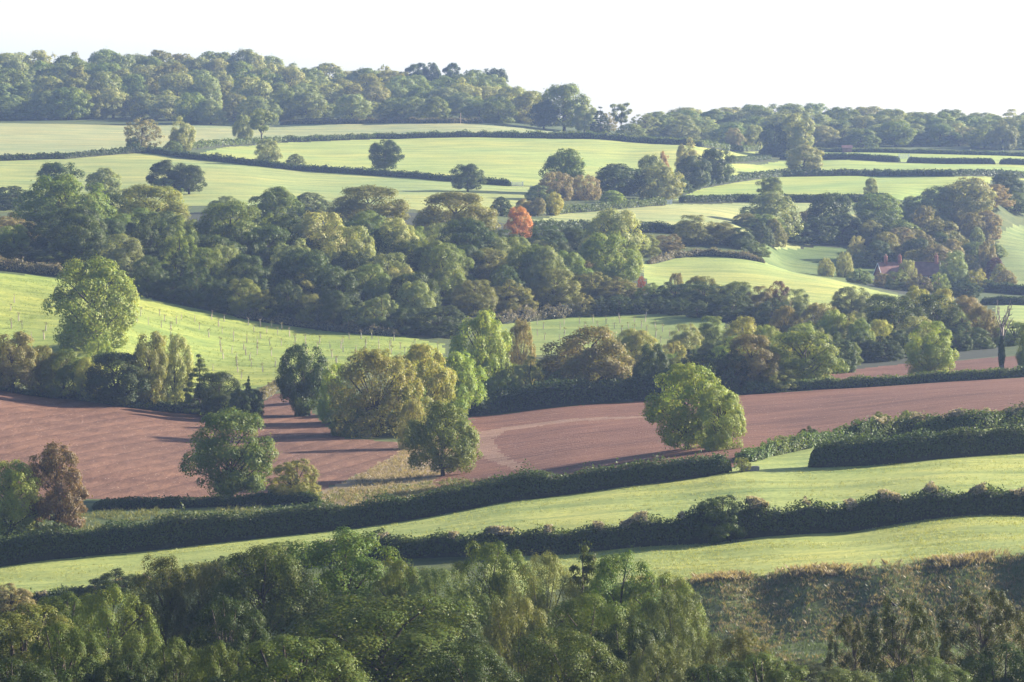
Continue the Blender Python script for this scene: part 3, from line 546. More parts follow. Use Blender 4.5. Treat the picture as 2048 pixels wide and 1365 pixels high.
hedge('curving hedge rising right below the pale isolated oak', [(1360,390),(1400,377),(1480,363),(1560,354),(1750,352),(1900,354),(2200,359),(2480,351)], [1.6,1.9,2.2,1.9,2.1,1.8,1.8], 2.2, 'dk', 0.55, 0.7, 0.3, 0.14, 0.0, 33, 0.5, group=HF)
hedge('dark flat-topped hedge with a small round tree above it', [(1360,406),(1480,404),(1600,405),(1780,402)], [2.0,2.2,2.2,2.2], 2.4, 'dk', 0.5, 0.9, 0.3, 0.05, 0.0, 34, 0.42, group=HF)
hedge('short far hedge left of the pale isolated oak', [(1455,328),(1500,324),(1540,321)], [1.9,2.0,1.9], 2.0, 'dk', 0.55, 0.9, 0.2, 0.05, 0.0, 35, 0.42, group=HF)
hedge('trimmed far hedge between the pale oak and the white gate', [(1560,319),(1650,319),(1800,325)], [2.1,2.1,2.1], 2.0, 'dk', 0.55, 0.9, 0.2, 0.05, 0.0, 36, 0.42, group=HF)
hedge('trimmed far hedge right of the white gate', [(1814,326),(1900,328),(1990,329)], [2.0,2.0,2.0], 2.0, 'dk', 0.55, 0.9, 0.2, 0.05, 0.0, 37, 0.42, group=HF)
hedge('short end of trimmed far hedge at the right edge', [(1999,329),(2060,331),(2180,334)], [2.0,2.0,2.0], 2.0, 'dk', 0.55, 0.9, 0.2, 0.05, 0.0, 38, 0.42, group=HF)
hedge('low hedge at the foot of the far right wood', [(1620,304),(1750,305),(1900,309),(2180,318)], [1.5,1.5,1.5], 1.8, 'md', 0.55, 0.9, 0.2, 0.1, 0.0, 39, 0.5, group=HF)
hedge('hazy hedge below the pale field behind the orange tree', [(1062,464),(1160,464),(1300,464),(1420,470)], [2.4,2.6,2.4,2.2], 2.4, 'dk', 0.45, 0.9, 0.4, 0.15, 0.0, 40, 0.5, group=HF)
hedge('scrubby hedge above the pale field, ending at a gate', [(1055,432),(1130,427),(1240,418),(1328,411)], [1.6,1.8,1.8,1.9], 2.4, 'md', 0.45, 0.9, 0.4, 0.2, 0.0, 41, 0.6, group=HF)
hedge('dark hedge crossing right of the cottage', [(1900,578),(1980,585),(2180,588)], [2.6,2.4,2.4], 2.4, 'dk', 0.4, 0.9, 0.3, 0.08, 0.0, 42, 0.45)
hedge('dark hedge above the sunlit strip at the right edge', [(1960,611),(2048,611),(2180,609)], [1.8,1.8,1.8], 2.0, 'dk', 0.4, 0.9, 0.3, 0.08, 0.0, 43, 0.45)
hedge('brown scrubby hedge on the skyline of the left slope', [(-120,538),(0,541),(70,548),(130,556)], [2.4,2.6,2.4,1.8], 2.4, 'gb', 0.34, 0.8, 0.5, 0.2, 0.0, 44, 0.6)
hedge('scrub of brown stems along the foot of the middle wood', [(470,634),(560,648),(640,659),(720,668),(800,674)], [1.2,1.5,1.4,1.6,1.2], 1.8, 'gb', 0.32, 0.7, 0.4, 0.25, 0.0, 45, 0.6)
hedge('pale scrub above the crest of the grassy knoll', [(1296,529),(1345,517),(1400,512),(1470,516),(1530,527)], [1.0,1.4,1.6,1.5,1.3], 1.8, 'gb', 0.36, 0.8, 0.4, 0.2, 0.0, 46, 0.6)
hedge('pale brown scrub between the wood and the shaded plantation', [(985,648),(1060,642),(1120,636),(1160,632)], [1.8,2.0,2.2,1.8], 2.2, 'gb', 0.34, 0.8, 0.4, 0.25, 0.0, 47, 0.6)
hedge('brown bracken edge along the foot of the hilltop wood', [(560,250),(750,247),(900,247),(965,247)], [1.6,1.8,1.8,1.6], 2.4, 'br', 0.6, 0.8, 0.3, 0.2, 0.0, 48, 0.6, group=HF)

# ------------------------------------------------------------------ foreground trees and shrubs
T = tree
T('bush', 40, 1212, 250, ('d', 236), 'ol', 'olive shrub rising in the bottom left corner')
T('bush', 130, 1250, 150, ('d', 226), 'md', 'green shrub beside the olive one at bottom left', )
T('ash', 222, 1172, 150, ('d', 262), 'lt', 'yellow-green young ash in front of the overgrown hedge at left')
T('ash', 335, 1112, 140, ('d', 286), 'ol', 'tall olive tree with visible stems, against the pasture at left')
T('willow', 418, 1124, 95, ('d', 284), 'pg', 'pale-leaved slender tree against the pasture, left of the dark bush')
T('round', 525, 1090, 190, ('d', 284), 'md', 'dark broad tree left of the tallest foreground tree')
T('ash', 690, 1060, 240, ('d', 288), 'gn', 'tallest green foreground tree, its top against the near pasture')
T('bush', 345, 1278, 120, ('d', 222), 'md', 'rounded green shrub at the bottom, left of centre')
T('ash', 435, 1284, 120, ('d', 218), 'md', 'small leafy tree between two rounded crowns at the bottom left')
T('bush', 590, 1272, 270, ('d', 208), 'gn', 'wide bluish-green dome of foliage at the bottom edge')
T('round', 770, 1190, 350, ('d', 236), 'md', 'largest lumpy crown in the middle of the foreground')
T('ash', 800, 1120, 120, ('d', 282), 'ol', 'yellowing small tree right of the tallest foreground tree')
T('willow', 885, 1136, 150, ('d', 270), 'sg', 'grey-green wispy shrub in the foreground thicket')
T('ash', 985, 1084, 150, ('d', 284), 'lt', 'bright light-green tree below the overgrown hedge')
T('willow', 1090, 1106, 120, ('d', 274), 'pg', 'pale brownish bush right of the bright green tree')
T('conifer', 1166, 1090, 95, ('d', 280), 'md', 'dark spiky upright shrub top against the lower pasture')
T('ash', 1240, 1104, 150, ('d', 274), 'gn', 'green tree at the right end of the thicket top')
T('ash', 1335, 1150, 140, ('d', 266), 'lt', 'bright green tree where the thicket meets the rough bank')
T('willow', 1035, 1196, 160, ('d', 240), 'pg', 'grey-leaved willow in the middle of the thicket')
T('round', 1175, 1186, 170, ('d', 244), 'gn', 'leafy green crown right of the grey willow')
T('willow', 1350, 1185, 140, ('d', 250), 'sg', 'grey-green willow sloping down to the rough bank')
T('round', 1130, 1256, 190, ('d', 222), 'md', 'dark crown at the bottom, left of the grey shrub')
T('willow', 1320, 1286, 170, ('d', 216), 'sg', 'grey-green shrub on the bottom edge right of centre')
T('ash', 1480, 1262, 120, ('d', 236), 'ol', 'small tree with yellow tips beside the rough bank')
T('bush', 1530, 1305, 170, ('d', 220), 'md', 'dark green shrub at the foot of the rough bank')
T('round', 935, 1286, 170, ('d', 212), 'dk', 'dark crown on the bottom edge at the centre')
T('bush', 250, 1310, 170, ('d', 214), 'dk', 'low dark shrub on the bottom edge at left')
T('bush', 1690, 1338, 160, ('d', 218), 'sg', 'pale rounded shrub on the bottom edge at right')
T('bush', 460, 1195, 150, ('d', 255), 'dk', 'shaded shrub deep in the thicket at left')
T('round', 880, 1215, 160, ('d', 256), 'dk', 'shaded crown behind the largest lumpy crown')
T('bush', 130, 1185, 130, ('d', 270), 'md', 'bush against the overgrown hedge near the left edge')
T('bush', 1255, 1235, 150, ('d', 235), 'dk', 'dark shrub between two grey willows in the thicket')
T('bush', 1430, 1330, 170, ('d', 211), 'dk', 'dark shrub low on the bottom edge left of the bank')
T('bush', 30, 1320, 180, ('d', 212), 'dk', 'dark shrub filling the bottom left corner')
T('sparse', 1800, 1195, 170, ('d', 226), 'th', 'thin open-branched tree in front of the rough bank, with a bird')
T('sparse', 1965, 1180, 210, ('d', 232), 'th', 'thin open-branched tree at the right edge of the rough bank')
T('sparse', 1708, 1228, 120, ('d', 240), 'th', 'smaller thin tree in front of the rough bank, left one')
T('bush', 2010, 1290, 190, ('d', 218), 'dk', 'dark shrub in the bottom right corner')
T('bush', 1850, 1318, 190, ('d', 214), 'md', 'low green shrub under the thin trees')
T('bush', 1600, 1325, 120, ('d', 262), 'th', 'olive shrub near the bottom edge left of the thin trees')
# bushes standing in the overgrown hedge
T('bush', 20, 1166, 110, ('d', 345), 'gb', 'pale fluffy clematis mound at the left edge', lod='m')
T('bush', 232, 1150, 130, ('d', 350), 'dk', 'dark rounded bush in the overgrown hedge at left', lod='m')
T('bush', 447, 1112, 80, ('d', 354), 'dk', 'dark bush in the overgrown hedge behind the slender tree', lod='m')
T('bush', 560, 1082, 95, ('d', 358), 'md', 'green bush in the overgrown hedge behind the dark tree', lod='m')
T('bush', 757, 1056, 50, ('d', 362), 'dk', 'small dark upright bush in the overgrown hedge', lod='m')
T('bush', 1440, 990, 120, 1082, 'dk', 'tall leafy bush in the overgrown hedge, right of centre', lod='m')
T('bush', 1835, 985, 50, ('d', 363), 'md', 'little bush topping the overgrown hedge at right', lod='m')

# ------------------------------------------------------------------ trees round the ploughed fields
T('round', 22, 922, 125, 1068, 'lt', 'bright green round tree at the left edge behind the clipped hedge')
T('tall', 113, 888, 140, 1056, 'rb', 'red-brown tree beside the bright green one at left')
T('oak', 462, 820, 176, 1003, 'hd', 'broad green oak standing alone below the left ploughed field')
T('bush', 590, 918, 110, 1004, 'ol', 'yellowish rounded hawthorn right of the broad green oak')
T('ash', 886, 803, 155, 952, 'md', 'green ash with spreading stems behind the clipped hedge')
T('ash', 1374, 727, 172, 898, 'lt', 'largest yellow-green tree in front of the right ploughed field')
T('round', 1440, 772, 110, 899, 'lt', 'lower rounded tree hugging the right side of the largest yellow-green tree')
T('oak', 605, 690, 105, 832, 'dk', 'dark top-heavy tree with thick ivied trunk in the field gateway', trunk_w=2.2)
T('round', 672, 728, 80, 846, 'lt', 'yellow-green small tree right of the ivied trunk')
T('willow', 752, 698, 185, 872, 'ye', 'large golden-brown willow between the ploughed fields')
T('ash', 845, 688, 120, 850, 'yg', 'yellow-green tree behind the golden willow')
T('ash', 908, 704, 130, 836, 'lt', 'pale yellow-green tree on the right of the golden willow')
T('bush', 822, 768, 95, 872, 'md', 'shaded green bush below the golden willow')
T('willow', 826, 798, 62, 898, 'ye', 'small yellow willow left of the green ash')
T('bush', 700, 800, 80, 872, 'md', 'shaded bush at the left foot of the golden willow')
T('ash', 962, 622, 130, 805, 'lt', 'tall pale ash in the hedgerow above the field bend')
T('willow', 1042, 640, 62, ('d', 600), 'br', 'wispy brown leafless-looking tree right of the tall pale ash')
T('oak', 1175, 655, 178, 800, 'br', 'wide russet oak with bare limbs showing in the middle hedgerow')
T('bush', 1062, 712, 95, 806, 'pg', 'grey-green bush left of the russet oak')
T('bush', 1005, 740, 80, 820, 'md', 'dark bush below the tall pale ash')
T('bush', 1115, 742, 70, 806, 'md', 'dark bush under the left limb of the russet oak')
T('round', 1272, 658, 105, ('d', 640), 'yg', 'yellow-green rounded tree right of the russet oak')
T('tall', 1304, 688, 72, 798, 'dk', 'dark narrow tree right of the russet oak')
T('bush', 1240, 745, 90, 800, 'dk', 'dark bush in the hedgerow under the russet oak')
T('round', 1372, 648, 80, ('d', 660), 'pg', 'pale rounded tree behind the largest yellow-green tree')
T('bush', 1345, 682, 62, ('d', 640), 'yg', 'yellowish bush below the pale rounded tree')
T('round', 1425, 632, 75, ('d', 670), 'md', 'dark tree with pale crown top above the plough')
T('ash', 1488, 634, 95, ('d', 650), 'yg', 'yellowing ash above the tall hedge in mid picture')
T('ash', 1532, 650, 60, ('d', 640), 'lt', 'small light-green tree right of the yellowing ash')
T('bush', 1400, 704, 110, 792, 'dk', 'tall dark shrub hedging the top of the plough')
T('bush', 1462, 692, 90, 788, 'dk', 'dark shrub left of the russet-tinted oak')
T('oak', 1502, 668, 120, 786, 'br', 'russet-tinted oak at the edge of the right plough')
T('oak', 1606, 662, 150, 778, 'md', 'broad green oak overhanging the right ploughed field')
T('bush', 1555, 735, 90, 784, 'ol', 'olive bush under the broad overhanging oak')
T('willow', 1570, 612, 65, ('d', 690), 'br', 'pale brown wispy tree above the overhanging oak')
T('willow', 1640, 606, 100, ('d', 690), 'gb', 'pale greyish willow above the overhanging oak')
T('ash', 1672, 620, 80, ('d', 675), 'lt', 'pale green lit ash right of the greyish willow')
T('tall', 1722, 638, 62, ('d', 665), 'gn', 'smooth green pointed tree left of the dark wood edge')
T('round', 1788, 592, 140, ('d', 690), 'dk', 'big dark tree above the upper ploughed strip')
T('round', 1868, 590, 130, ('d', 700), 'dk', 'dark tree behind the isolated round tree')
T('bush', 1690, 700, 90, ('d', 660), 'dk', 'dark shrub at the left end of the upper ploughed strip')
T('bush', 1760, 690, 100, ('d', 655), 'dk', 'dark shrub in the middle of the upper strip edge')
T('oak', 1702, 574, 80, ('d', 760), 'sg', 'grey-green oak below the knoll, right of centre')
T('oak', 1762, 588, 74, ('d', 745), 'md', 'dark spiky-topped oak below the knoll end')
T('ash', 1832, 572, 75, ('d', 740), 'yg', 'yellow tree below the cottage garden')
T('ash', 1885, 578, 85, ('d', 730), 'yg', 'yellowing tree right of the yellow one below the cottage')
T('round', 1935, 592, 85, ('d', 710), 'gb', 'thin brownish tree left of the dead ivied tree')
T('willow', 1962, 612, 70, ('d', 690), 'br', 'bare brown tree beside the dead ivied tree')
T('bush', 1930, 680, 110, ('d', 680), 'dk', 'dark shrub behind the isolated round tree at right')
T('bush', 2030, 672, 100, ('d', 690), 'md', 'shrub at the right edge above the ploughed strip')
T('round', 1860, 642, 98, 752, 'lt', 'isolated round pale tree with short trunk on the low hedge')
T('dead', 2003, 590, 95, 748, 'dk', 'dead forked tree with ivy-clad trunk on the low hedge')
T('round', 2062, 640, 60, 745, 'md', 'leafy tree cut by the right edge beyond the dead tree')

# left hedgerow above the ploughed field
T('oak', 25, 664, 115, 786, 'br', 'brownish tree at the left end of the field-top row')
T('oak', 82, 692, 74, 793, 'ol', 'second tree from left in the field-top row, olive')
T('oak', 128, 700, 90, 799, 'md', 'third tree from left in the field-top row')
T('oak', 178, 715, 62, 804, 'yg', 'small yellowish tree in the field-top row')
T('oak', 232, 704, 130, 812, 'dk', 'dark spreading tree in the middle of the field-top row')
T('oak', 300, 664, 86, 819, 'ol', 'tall open ash in the field-top row, left of twin')
T('oak', 350, 668, 78, 822, 'pg', 'tall open ash in the field-top row, right of twin')
T('conifer', 400, 708, 75, 828, 'md', 'pointed conifer in the field-top row')
T('oak', 438, 744, 92, 832, 'dk', 'low dark tree right of the conifer in the field-top row')
T('bush', 492, 766, 75, 838, 'dk', 'dark block of clipped foliage ending the field-top row')
T('conifer', 497, 752, 24, 835, 'md', 'little spruce behind the end of the field-top row')
T('round', 188, 516, 182, ('d', 622), 'lt', 'large pale sunlit tree standing on the grassy slope at left')
T('bush', 198, 678, 70, ('d', 600), 'lt', 'pale bush at the foot of the large sunlit tree')
T('bush', 110, 706, 90, ('d', 596), 'br', 'brown scrub left of the large sunlit tree')

# ------------------------------------------------------------------ the middle wood
T('ash', 130, 350, 185, ('d', 790), 'md', 'tall domed ash at the left end of the middle wood')
T('bush', 25, 455, 110, ('d', 800), 'ol', 'brownish bush at the left edge of the middle wood')
T('bush', 20, 500, 120, ('d', 770), 'gb', 'low pale scrub at the left edge under the middle wood')
T('oak', 300, 370, 170, ('d', 810), 'ol', 'oak with bronzed top, second in the middle wood')
T('oak', 232, 388, 90, ('d', 830), 'dk', 'small dark oak between the domed ash and the bronzed oak')
T('round', 215, 452, 150, ('d', 765), 'dk', 'dark rounded crown in front of the domed ash')
T('round', 330, 440, 150, ('d', 770), 'dk', 'dark crown under the bronzed oak')
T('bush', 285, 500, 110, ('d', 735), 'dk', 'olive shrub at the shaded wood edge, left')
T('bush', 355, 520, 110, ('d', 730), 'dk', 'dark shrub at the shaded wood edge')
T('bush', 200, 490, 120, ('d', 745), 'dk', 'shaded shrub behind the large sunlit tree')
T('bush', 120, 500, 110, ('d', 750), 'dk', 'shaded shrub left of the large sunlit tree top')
T('oak', 460, 404, 160, ('d', 775), 'md', 'lumpy dark oak in the heart of the middle wood')
T('oak', 535, 452, 120, ('d', 755), 'dk', 'dark oak with lit right edge, left of the pale ash')
T('oak', 420, 470, 140, ('d', 745), 'dk', 'broad shaded oak above the plantation slope')
T('round', 548, 374, 118, ('d', 850), 'md', 'dark round crown on the top line of the wood')
T('oak', 738, 372, 165, ('d', 850), 'ol', 'bronze-green open oak on the top line of the wood')
T('tall', 640, 424, 150, ('d', 765), 'pg', 'tall pale ash in front of the bronze-green oak')
T('round', 700, 452, 120, ('d', 750), 'pg', 'pale green crown right of the tall pale ash')
T('tall', 790, 436, 105, ('d', 770), 'pg', 'narrow pale tree with silvery right edge')
T('round', 715, 540, 130, ('d', 722), 'sg', 'grey-green crown low at the wood edge, centre-left')
T('tall', 800, 535, 90, ('d', 730), 'pg', 'pale tree with trailing foliage at the wood edge')
T('bush', 600, 545, 90, ('d', 722), 'ol', 'olive thorn tree at the wood edge above the plantation')
T('bush', 530, 555, 90, ('d', 722), 'ol', 'thorn with yellowish leaves at the wood edge')
T('bush', 470, 545, 100, ('d', 725), 'dk', 'dark thorn at the wood edge')
T('bush', 660, 590, 70, ('d', 712), 'dk', 'small dark thorn under the pale crowns')
T('oak', 912, 384, 172, ('d', 835), 'ol', 'large rounded oak left of the orange tree')
T('round', 862, 420, 70, ('d', 850), 'sg', 'greyish crown left of the large rounded oak')
T('round', 1038, 414, 56, ('d', 845), 'og', 'bright orange autumn maple')
T('tall', 885, 486, 130, ('d', 755), 'md', 'dark tree with reddish leaf tips on its rim')
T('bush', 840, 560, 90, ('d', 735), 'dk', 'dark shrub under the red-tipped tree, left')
T('round', 950, 560, 100, ('d', 735), 'ol', 'yellowish crown at the right foot of the red-tipped tree')
T('oak', 975, 498, 110, ('d', 775), 'ol', 'yellow-green oak below the large rounded oak')
T('oak', 1040, 515, 100, ('d', 768), 'ol', 'yellow-green oak, second of the lit row')
T('oak', 1110, 538, 105, ('d', 752), 'ol', 'yellow-green oak, last of the lit row')
T('bush', 1020, 560, 100, ('d', 742), 'ol', 'olive bush below the lit oaks')
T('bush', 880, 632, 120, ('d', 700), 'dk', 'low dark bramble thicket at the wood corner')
T('round', 1000, 470, 90, ('d', 830), 'dk', 'dark crown under the orange maple')
T('round', 1085, 462, 110, ('d', 835), 'dk', 'dark crown right of the orange maple')
T('round', 1150, 455, 90, ('d', 840), 'dk', 'dark crown left of the grey domed tree')
T('round', 1228, 418, 128, ('d', 815), 'pg', 'grey-green domed tree beyond the plantation')
T('round', 1195, 470, 110, ('d', 800), 'pg', 'grey-green crown at the left foot of the domed tree')
T('bush', 1150, 515, 110, ('d', 790), 'gb', 'brown-tinged bush below the domed tree')
T('bush', 1180, 545, 100, ('d', 770), 'ol', 'olive bush above the shaded plantation, left')
T('bush', 1235, 555, 90, ('d', 768), 'ol', 'olive bush above the shaded plantation, middle')
T('sparse', 1283, 552, 18, ('d', 772), 'rd', 'small scarlet sapling above the shaded plantation')
T('bush', 1305, 572, 74, ('d', 765), 'md', 'green bush right of the scarlet sapling')
T('willow', 1352, 546, 38, ('d', 772), 'br', 'thin tawny bush on the knoll edge')
T('bush', 1350, 575, 90, ('d', 760), 'dk', 'dark bush under the thin tawny one')
T('willow', 1402, 552, 84, ('d', 765), 'ol', 'fan-shaped olive bush at the foot of the knoll')
T('bush', 1405, 585, 110, ('d', 752), 'dk', 'dark bush below the fan-shaped one')
T('round', 1472, 563, 84, ('d', 755), 'md', 'green tree at the foot of the knoll')
T('round', 1520, 572, 70, ('d', 750), 'br', 'brown-leaved tree at the foot of the knoll')
T('round', 1556, 562, 52, ('d', 752), 'rb', 'copper-coloured tree at the foot of the knoll')
T('round', 1592, 578, 66, ('d', 748), 'sg', 'grey-green tree right of the copper-coloured one')
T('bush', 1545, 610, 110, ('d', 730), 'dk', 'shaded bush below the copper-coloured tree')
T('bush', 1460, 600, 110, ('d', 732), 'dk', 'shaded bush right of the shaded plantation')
T('bush', 1285, 470, 80, ('d', 895), 'ol', 'olive bush left on the knoll crest')
T('bush', 1335, 480, 70, ('d', 905), 'br', 'brown bush on the knoll crest')
T('round', 1388, 430, 88, ('d', 920), 'ol', 'dark rounded tree on the knoll crest')
T('round', 1440, 445, 80, ('d', 922), 'ol', 'tree right of the rounded one on the knoll crest')
T('round', 1480, 455, 70, ('d', 920), 'dk', 'darker tree at the knoll crest end')
T('bush', 1512, 488, 60, ('d', 910), 'md', 'last bush sloping down from the knoll crest')

EDGE = [(298,'dk','first'),(345,'dk','second'),(392,'dk','third'),(440,'dk','fourth'),(486,'ol','fifth'),(530,'ol','sixth'),(575,'dk','seventh'),(622,'ol','eighth'),(668,'dk','ninth'),(716,'sg','tenth'),(762,'sg','eleventh'),(810,'dk','twelfth')]
for i, (ex, ec, eo) in enumerate(EDGE):
    ty = float(np.interp(ex, [298, 460, 640, 810], [520, 562, 585, 610]))+(-8, 10, -14, 6)[i % 4]
    T(('round', 'bush', 'bush', 'tall')[i % 4], ex, ty, 78, float(np.interp(ex, [280, 460, 640, 800], [588, 628, 656, 668])), ec, '%s tree from the left along the foot of the middle wood' % eo, 'trees along the foot of the middle wood')
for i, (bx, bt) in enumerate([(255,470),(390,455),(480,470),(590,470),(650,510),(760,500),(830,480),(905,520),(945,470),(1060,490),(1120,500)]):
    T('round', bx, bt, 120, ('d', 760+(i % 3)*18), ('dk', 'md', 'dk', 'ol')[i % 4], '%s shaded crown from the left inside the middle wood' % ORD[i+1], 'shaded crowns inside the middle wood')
for i, (bx, bt, bc) in enumerate([(1165,586,'ol'),(1200,592,'dk'),(1238,590,'dk'),(1278,594,'dk'),(1318,592,'dk'),(1358,596,'dk'),(1398,600,'dk'),(1436,604,'dk')]):
    T('bush', bx, bt, 62, float(np.interp(bx, [1165, 1320, 1450], [631, 625, 640])), bc, '%s bush from the left along the top of the shaded plantation' % ORD[i+1], 'bushes above the shaded plantation')
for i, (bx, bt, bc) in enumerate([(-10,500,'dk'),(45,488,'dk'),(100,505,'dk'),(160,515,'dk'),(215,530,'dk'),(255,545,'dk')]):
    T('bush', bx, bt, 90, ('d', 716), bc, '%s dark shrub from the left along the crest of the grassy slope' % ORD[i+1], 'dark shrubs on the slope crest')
# crowns that close the woods: lower trees standing between the ones picked out above
def fill_wood(poly, step, hlo, hhi, wk, limit, label, group, cols, kinds, seed):
    r = random.Random(seed); W = unproj(poly); lo, hi = W.min(0), W.max(0); lx = [a for a, b in limit]; ly = [b for a, b in limit]; row = 0
    y = lo[1]
    while y < hi[1]:
        x = lo[0]+r.uniform(0, step); row += 1; n = 0
        while x < hi[0]:
            p = np.array([[x+r.gauss(0, step*0.22), y+r.gauss(0, step*0.3)]])
            if inside(p, W)[0]:
                X, Y = float(p[0, 0]), float(p[0, 1]); Z = float(ground(X, Y)[0]); px = float(proj(X, Y, Z)[0]); h = r.uniform(hlo, hhi)
                top = float(proj(X, Y, Z+h)[1]); lim = float(np.interp(px, lx, ly))
                if top < lim: h -= (lim-top)*Y/F_PX; top = lim
                if h > hlo*0.55: n += 1; tree(r.choice(kinds), px, top, h*wk*r.uniform(0.9, 1.25)*F_PX/Y, ('d', Y), r.choice(cols), label % (ORD[min(n, 36)], ORD[row]), group)
            x += step*r.uniform(0.8, 1.2)
        y += step*1.15
fill_wood([(-40,0,712),(270,0,718),(640,0,712),(830,0,706),(960,0,738),(1260,0,765),(1270,0,835),(900,0,850),(500,0,845),(0,0,830),(-40,0,830)], 11.0, 8.0, 12.0, 0.95,
          [(-40,470),(60,440),(130,400),(220,440),(300,410),(400,445),(460,440),(550,420),(640,455),(740,420),(800,465),(860,450),(915,430),(990,470),(1040,475),(1150,490),(1230,460),(1290,510)],
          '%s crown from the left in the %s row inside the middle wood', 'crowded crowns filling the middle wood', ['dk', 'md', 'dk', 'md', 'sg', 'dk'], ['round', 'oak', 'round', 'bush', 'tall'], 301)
fill_wood([(950,0,572),(1300,0,580),(1560,0,588),(1640,0,600),(1700,0,640),(1960,0,668),(1990,0,745),(1800,0,770),(1620,0,770),(1470,0,745),(1450,0,690),(1300,0,640),(1000,0,640)], 9.0, 3.5, 7.5, 1.15,
          [(950,690),(1050,715),(1180,735),(1300,720),(1400,690),(1500,665),(1600,645),(1700,622),(1800,614),(1900,612),(2000,655)],
          '%s bush from the left in the %s row of the thicket below the knoll', 'crowded bushes of the hedgerow wood', ['md', 'dk', 'ol', 'lt', 'sg', 'dk', 'pg', 'yg'], ['round', 'bush', 'bush', 'ash'], 302)
fill_wood([(1500,0,935),(1560,0,985),(1640,0,1012),(1740,0,1002),(1770,0,955),(1960,0,965),(1975,0,1075),(1800,0,1062),(1640,0,1045),(1500,0,990)], 9.5, 4.0, 8.0, 1.1,
          [(1490,470),(1540,430),(1600,445),(1662,430),(1740,440),(1800,455),(1880,450),(1950,440),(1990,465)],
          '%s bush from the left in the %s row above the cottage', 'crowded bushes above the cottage', ['md', 'dk', 'ol', 'sg', 'gb', 'dk'], ['round', 'bush', 'bush', 'oak'], 303)
# ------------------------------------------------------------------ trees about the cottage
T('round', 1540, 384, 118, ('d', 1000), 'sg', 'large domed tree above the shaded cottage field')
T('bush', 1490, 430, 60, ('d', 985), 'pg', 'pale bush left under the large domed tree')
T('round', 1520, 440, 90, ('d', 985), 'md', 'tree at the left foot of the large domed tree')
T('round', 1662, 386, 100, ('d', 1025), 'dk', 'dark domed tree below the small round field tree')
T('bush', 1585, 445, 90, ('d', 1005), 'dk', 'dark bush at the top of the cottage field, first')
T('bush', 1635, 435, 90, ('d', 1010), 'dk', 'dark bush at the top of the cottage field, second')
T('bush', 1685, 428, 90, ('d', 1015), 'dk', 'dark bush at the top of the cottage field, third')
T('bush', 1610, 422, 60, ('d', 1030), 'br', 'brownish bush left of the dark domed tree')
T('oak', 1755, 388, 100, ('d', 1045), 'md', 'spreading oak right of the dark domed tree')
T('oak', 1740, 420, 90, ('d', 1020), 'dk', 'dark oak above the cottage trees')
T('round', 1832, 392, 80, ('d', 1060), 'sg', 'grey-green crown left of the tall pale tree')
T('oak', 1932, 356, 130, ('d', 1065), 'pg', 'tall pale spreading tree at the right, above the cottage')
T('round', 1880, 372, 90, ('d', 1065), 'sg', 'left neighbour of the tall pale spreading tree')
T('round', 2012, 345, 80, ('d', 1120), 'dk', 'dark tree at the right edge below the curving hedge')
T('bush', 2035, 390, 80, ('d', 1100), 'md', 'bush at the right edge above the striped field')
T('bush', 1985, 405, 90, ('d', 1085), 'gb', 'brownish bush right of the tall pale tree')
T('bush', 1850, 412, 66, ('d', 1040), 'br', 'brown bush above the cottage')
T('bush', 1800, 440, 100, ('d', 1015), 'md', 'green bush behind the cottage chimneys')
T('bush', 1945, 426, 60, ('d', 1040), 'br', 'tawny shrub right of the cottage wood')
T('bush', 1880, 440, 100, ('d', 1020), 'ol', 'olive bush behind the right chimney')
T('bush', 1975, 448, 60, ('d', 1060), 'gb', 'pale scrub on the edge of the striped field')
T('willow', 1714, 472, 42, ('d', 985), 'pg', 'pale birch with bright top left of the cottage')
T('bush', 1730, 505, 60, ('d', 975), 'sg', 'grey bush under the pale birch')
T('round', 1770, 464, 70, ('d', 985), 'ol', 'rounded tree behind the left chimneys')
T('bush', 1850, 470, 62, ('d', 985), 'br', 'russet-topped tree behind the cottage roof')
T('bush', 1905, 478, 60, ('d', 985), 'gb', 'pale brown tree right behind the cottage')
T('willow', 1690, 504, 38, ('d', 945), 'pg', 'feathery pale tree at the end of the knoll')
T('willow', 1652, 516, 34, ('d', 940), 'pg', 'small feathery tree left of the other on the knoll end')
T('bush', 1718, 536, 52, ('d', 915), 'md', 'dark clipped round bush in the cottage garden')
T('bush', 1765, 545, 40, ('d', 912), 'br', 'reddish bush in front of the left cottage gable')
T('willow', 1815, 520, 44, ('d', 908), 'pg', 'silvery tree hiding the middle of the cottage roof')
T('bush', 1795, 540, 56, ('d', 905), 'sg', 'grey-green bush before the cottage')
T('bush', 1838, 548, 56, ('d', 902), 'br', 'brown-tipped bush before the cottage')
T('bush', 1878, 545, 44, ('d', 905), 'lt', 'light green bush before the right cottage gable')
T('round', 1908, 504, 62, ('d', 915), 'sg', 'grey-green tree covering the right cottage gable')
T('bush', 1952, 538, 50, ('d', 915), 'yg', 'yellow-tipped bush right of the cottage')
T('tall', 1976, 470, 40, ('d', 970), 'gb', 'upright tan tree beside the striped field')
T('bush', 1990, 515, 42, ('d', 955), 'pu', 'purple-leaved bush beside the striped field')
T('bush', 2000, 528, 40, ('d', 945), 'pg', 'pale green shrub below the purple bush')
T('bush', 1984, 440, 40, ('d', 1040), 'gb', 'pale thorn on the upper edge of the striped field')
T('bush', 1992, 488, 44, ('d', 1000), 'sg', 'grey thorn on the edge of the striped field')
T('bush', 2012, 540, 46, ('d', 940), 'gb', 'tan scrub at the lower corner of the striped field')
T('bush', 1930, 560, 70, ('d', 885), 'dk', 'dark bush below the cottage garden')

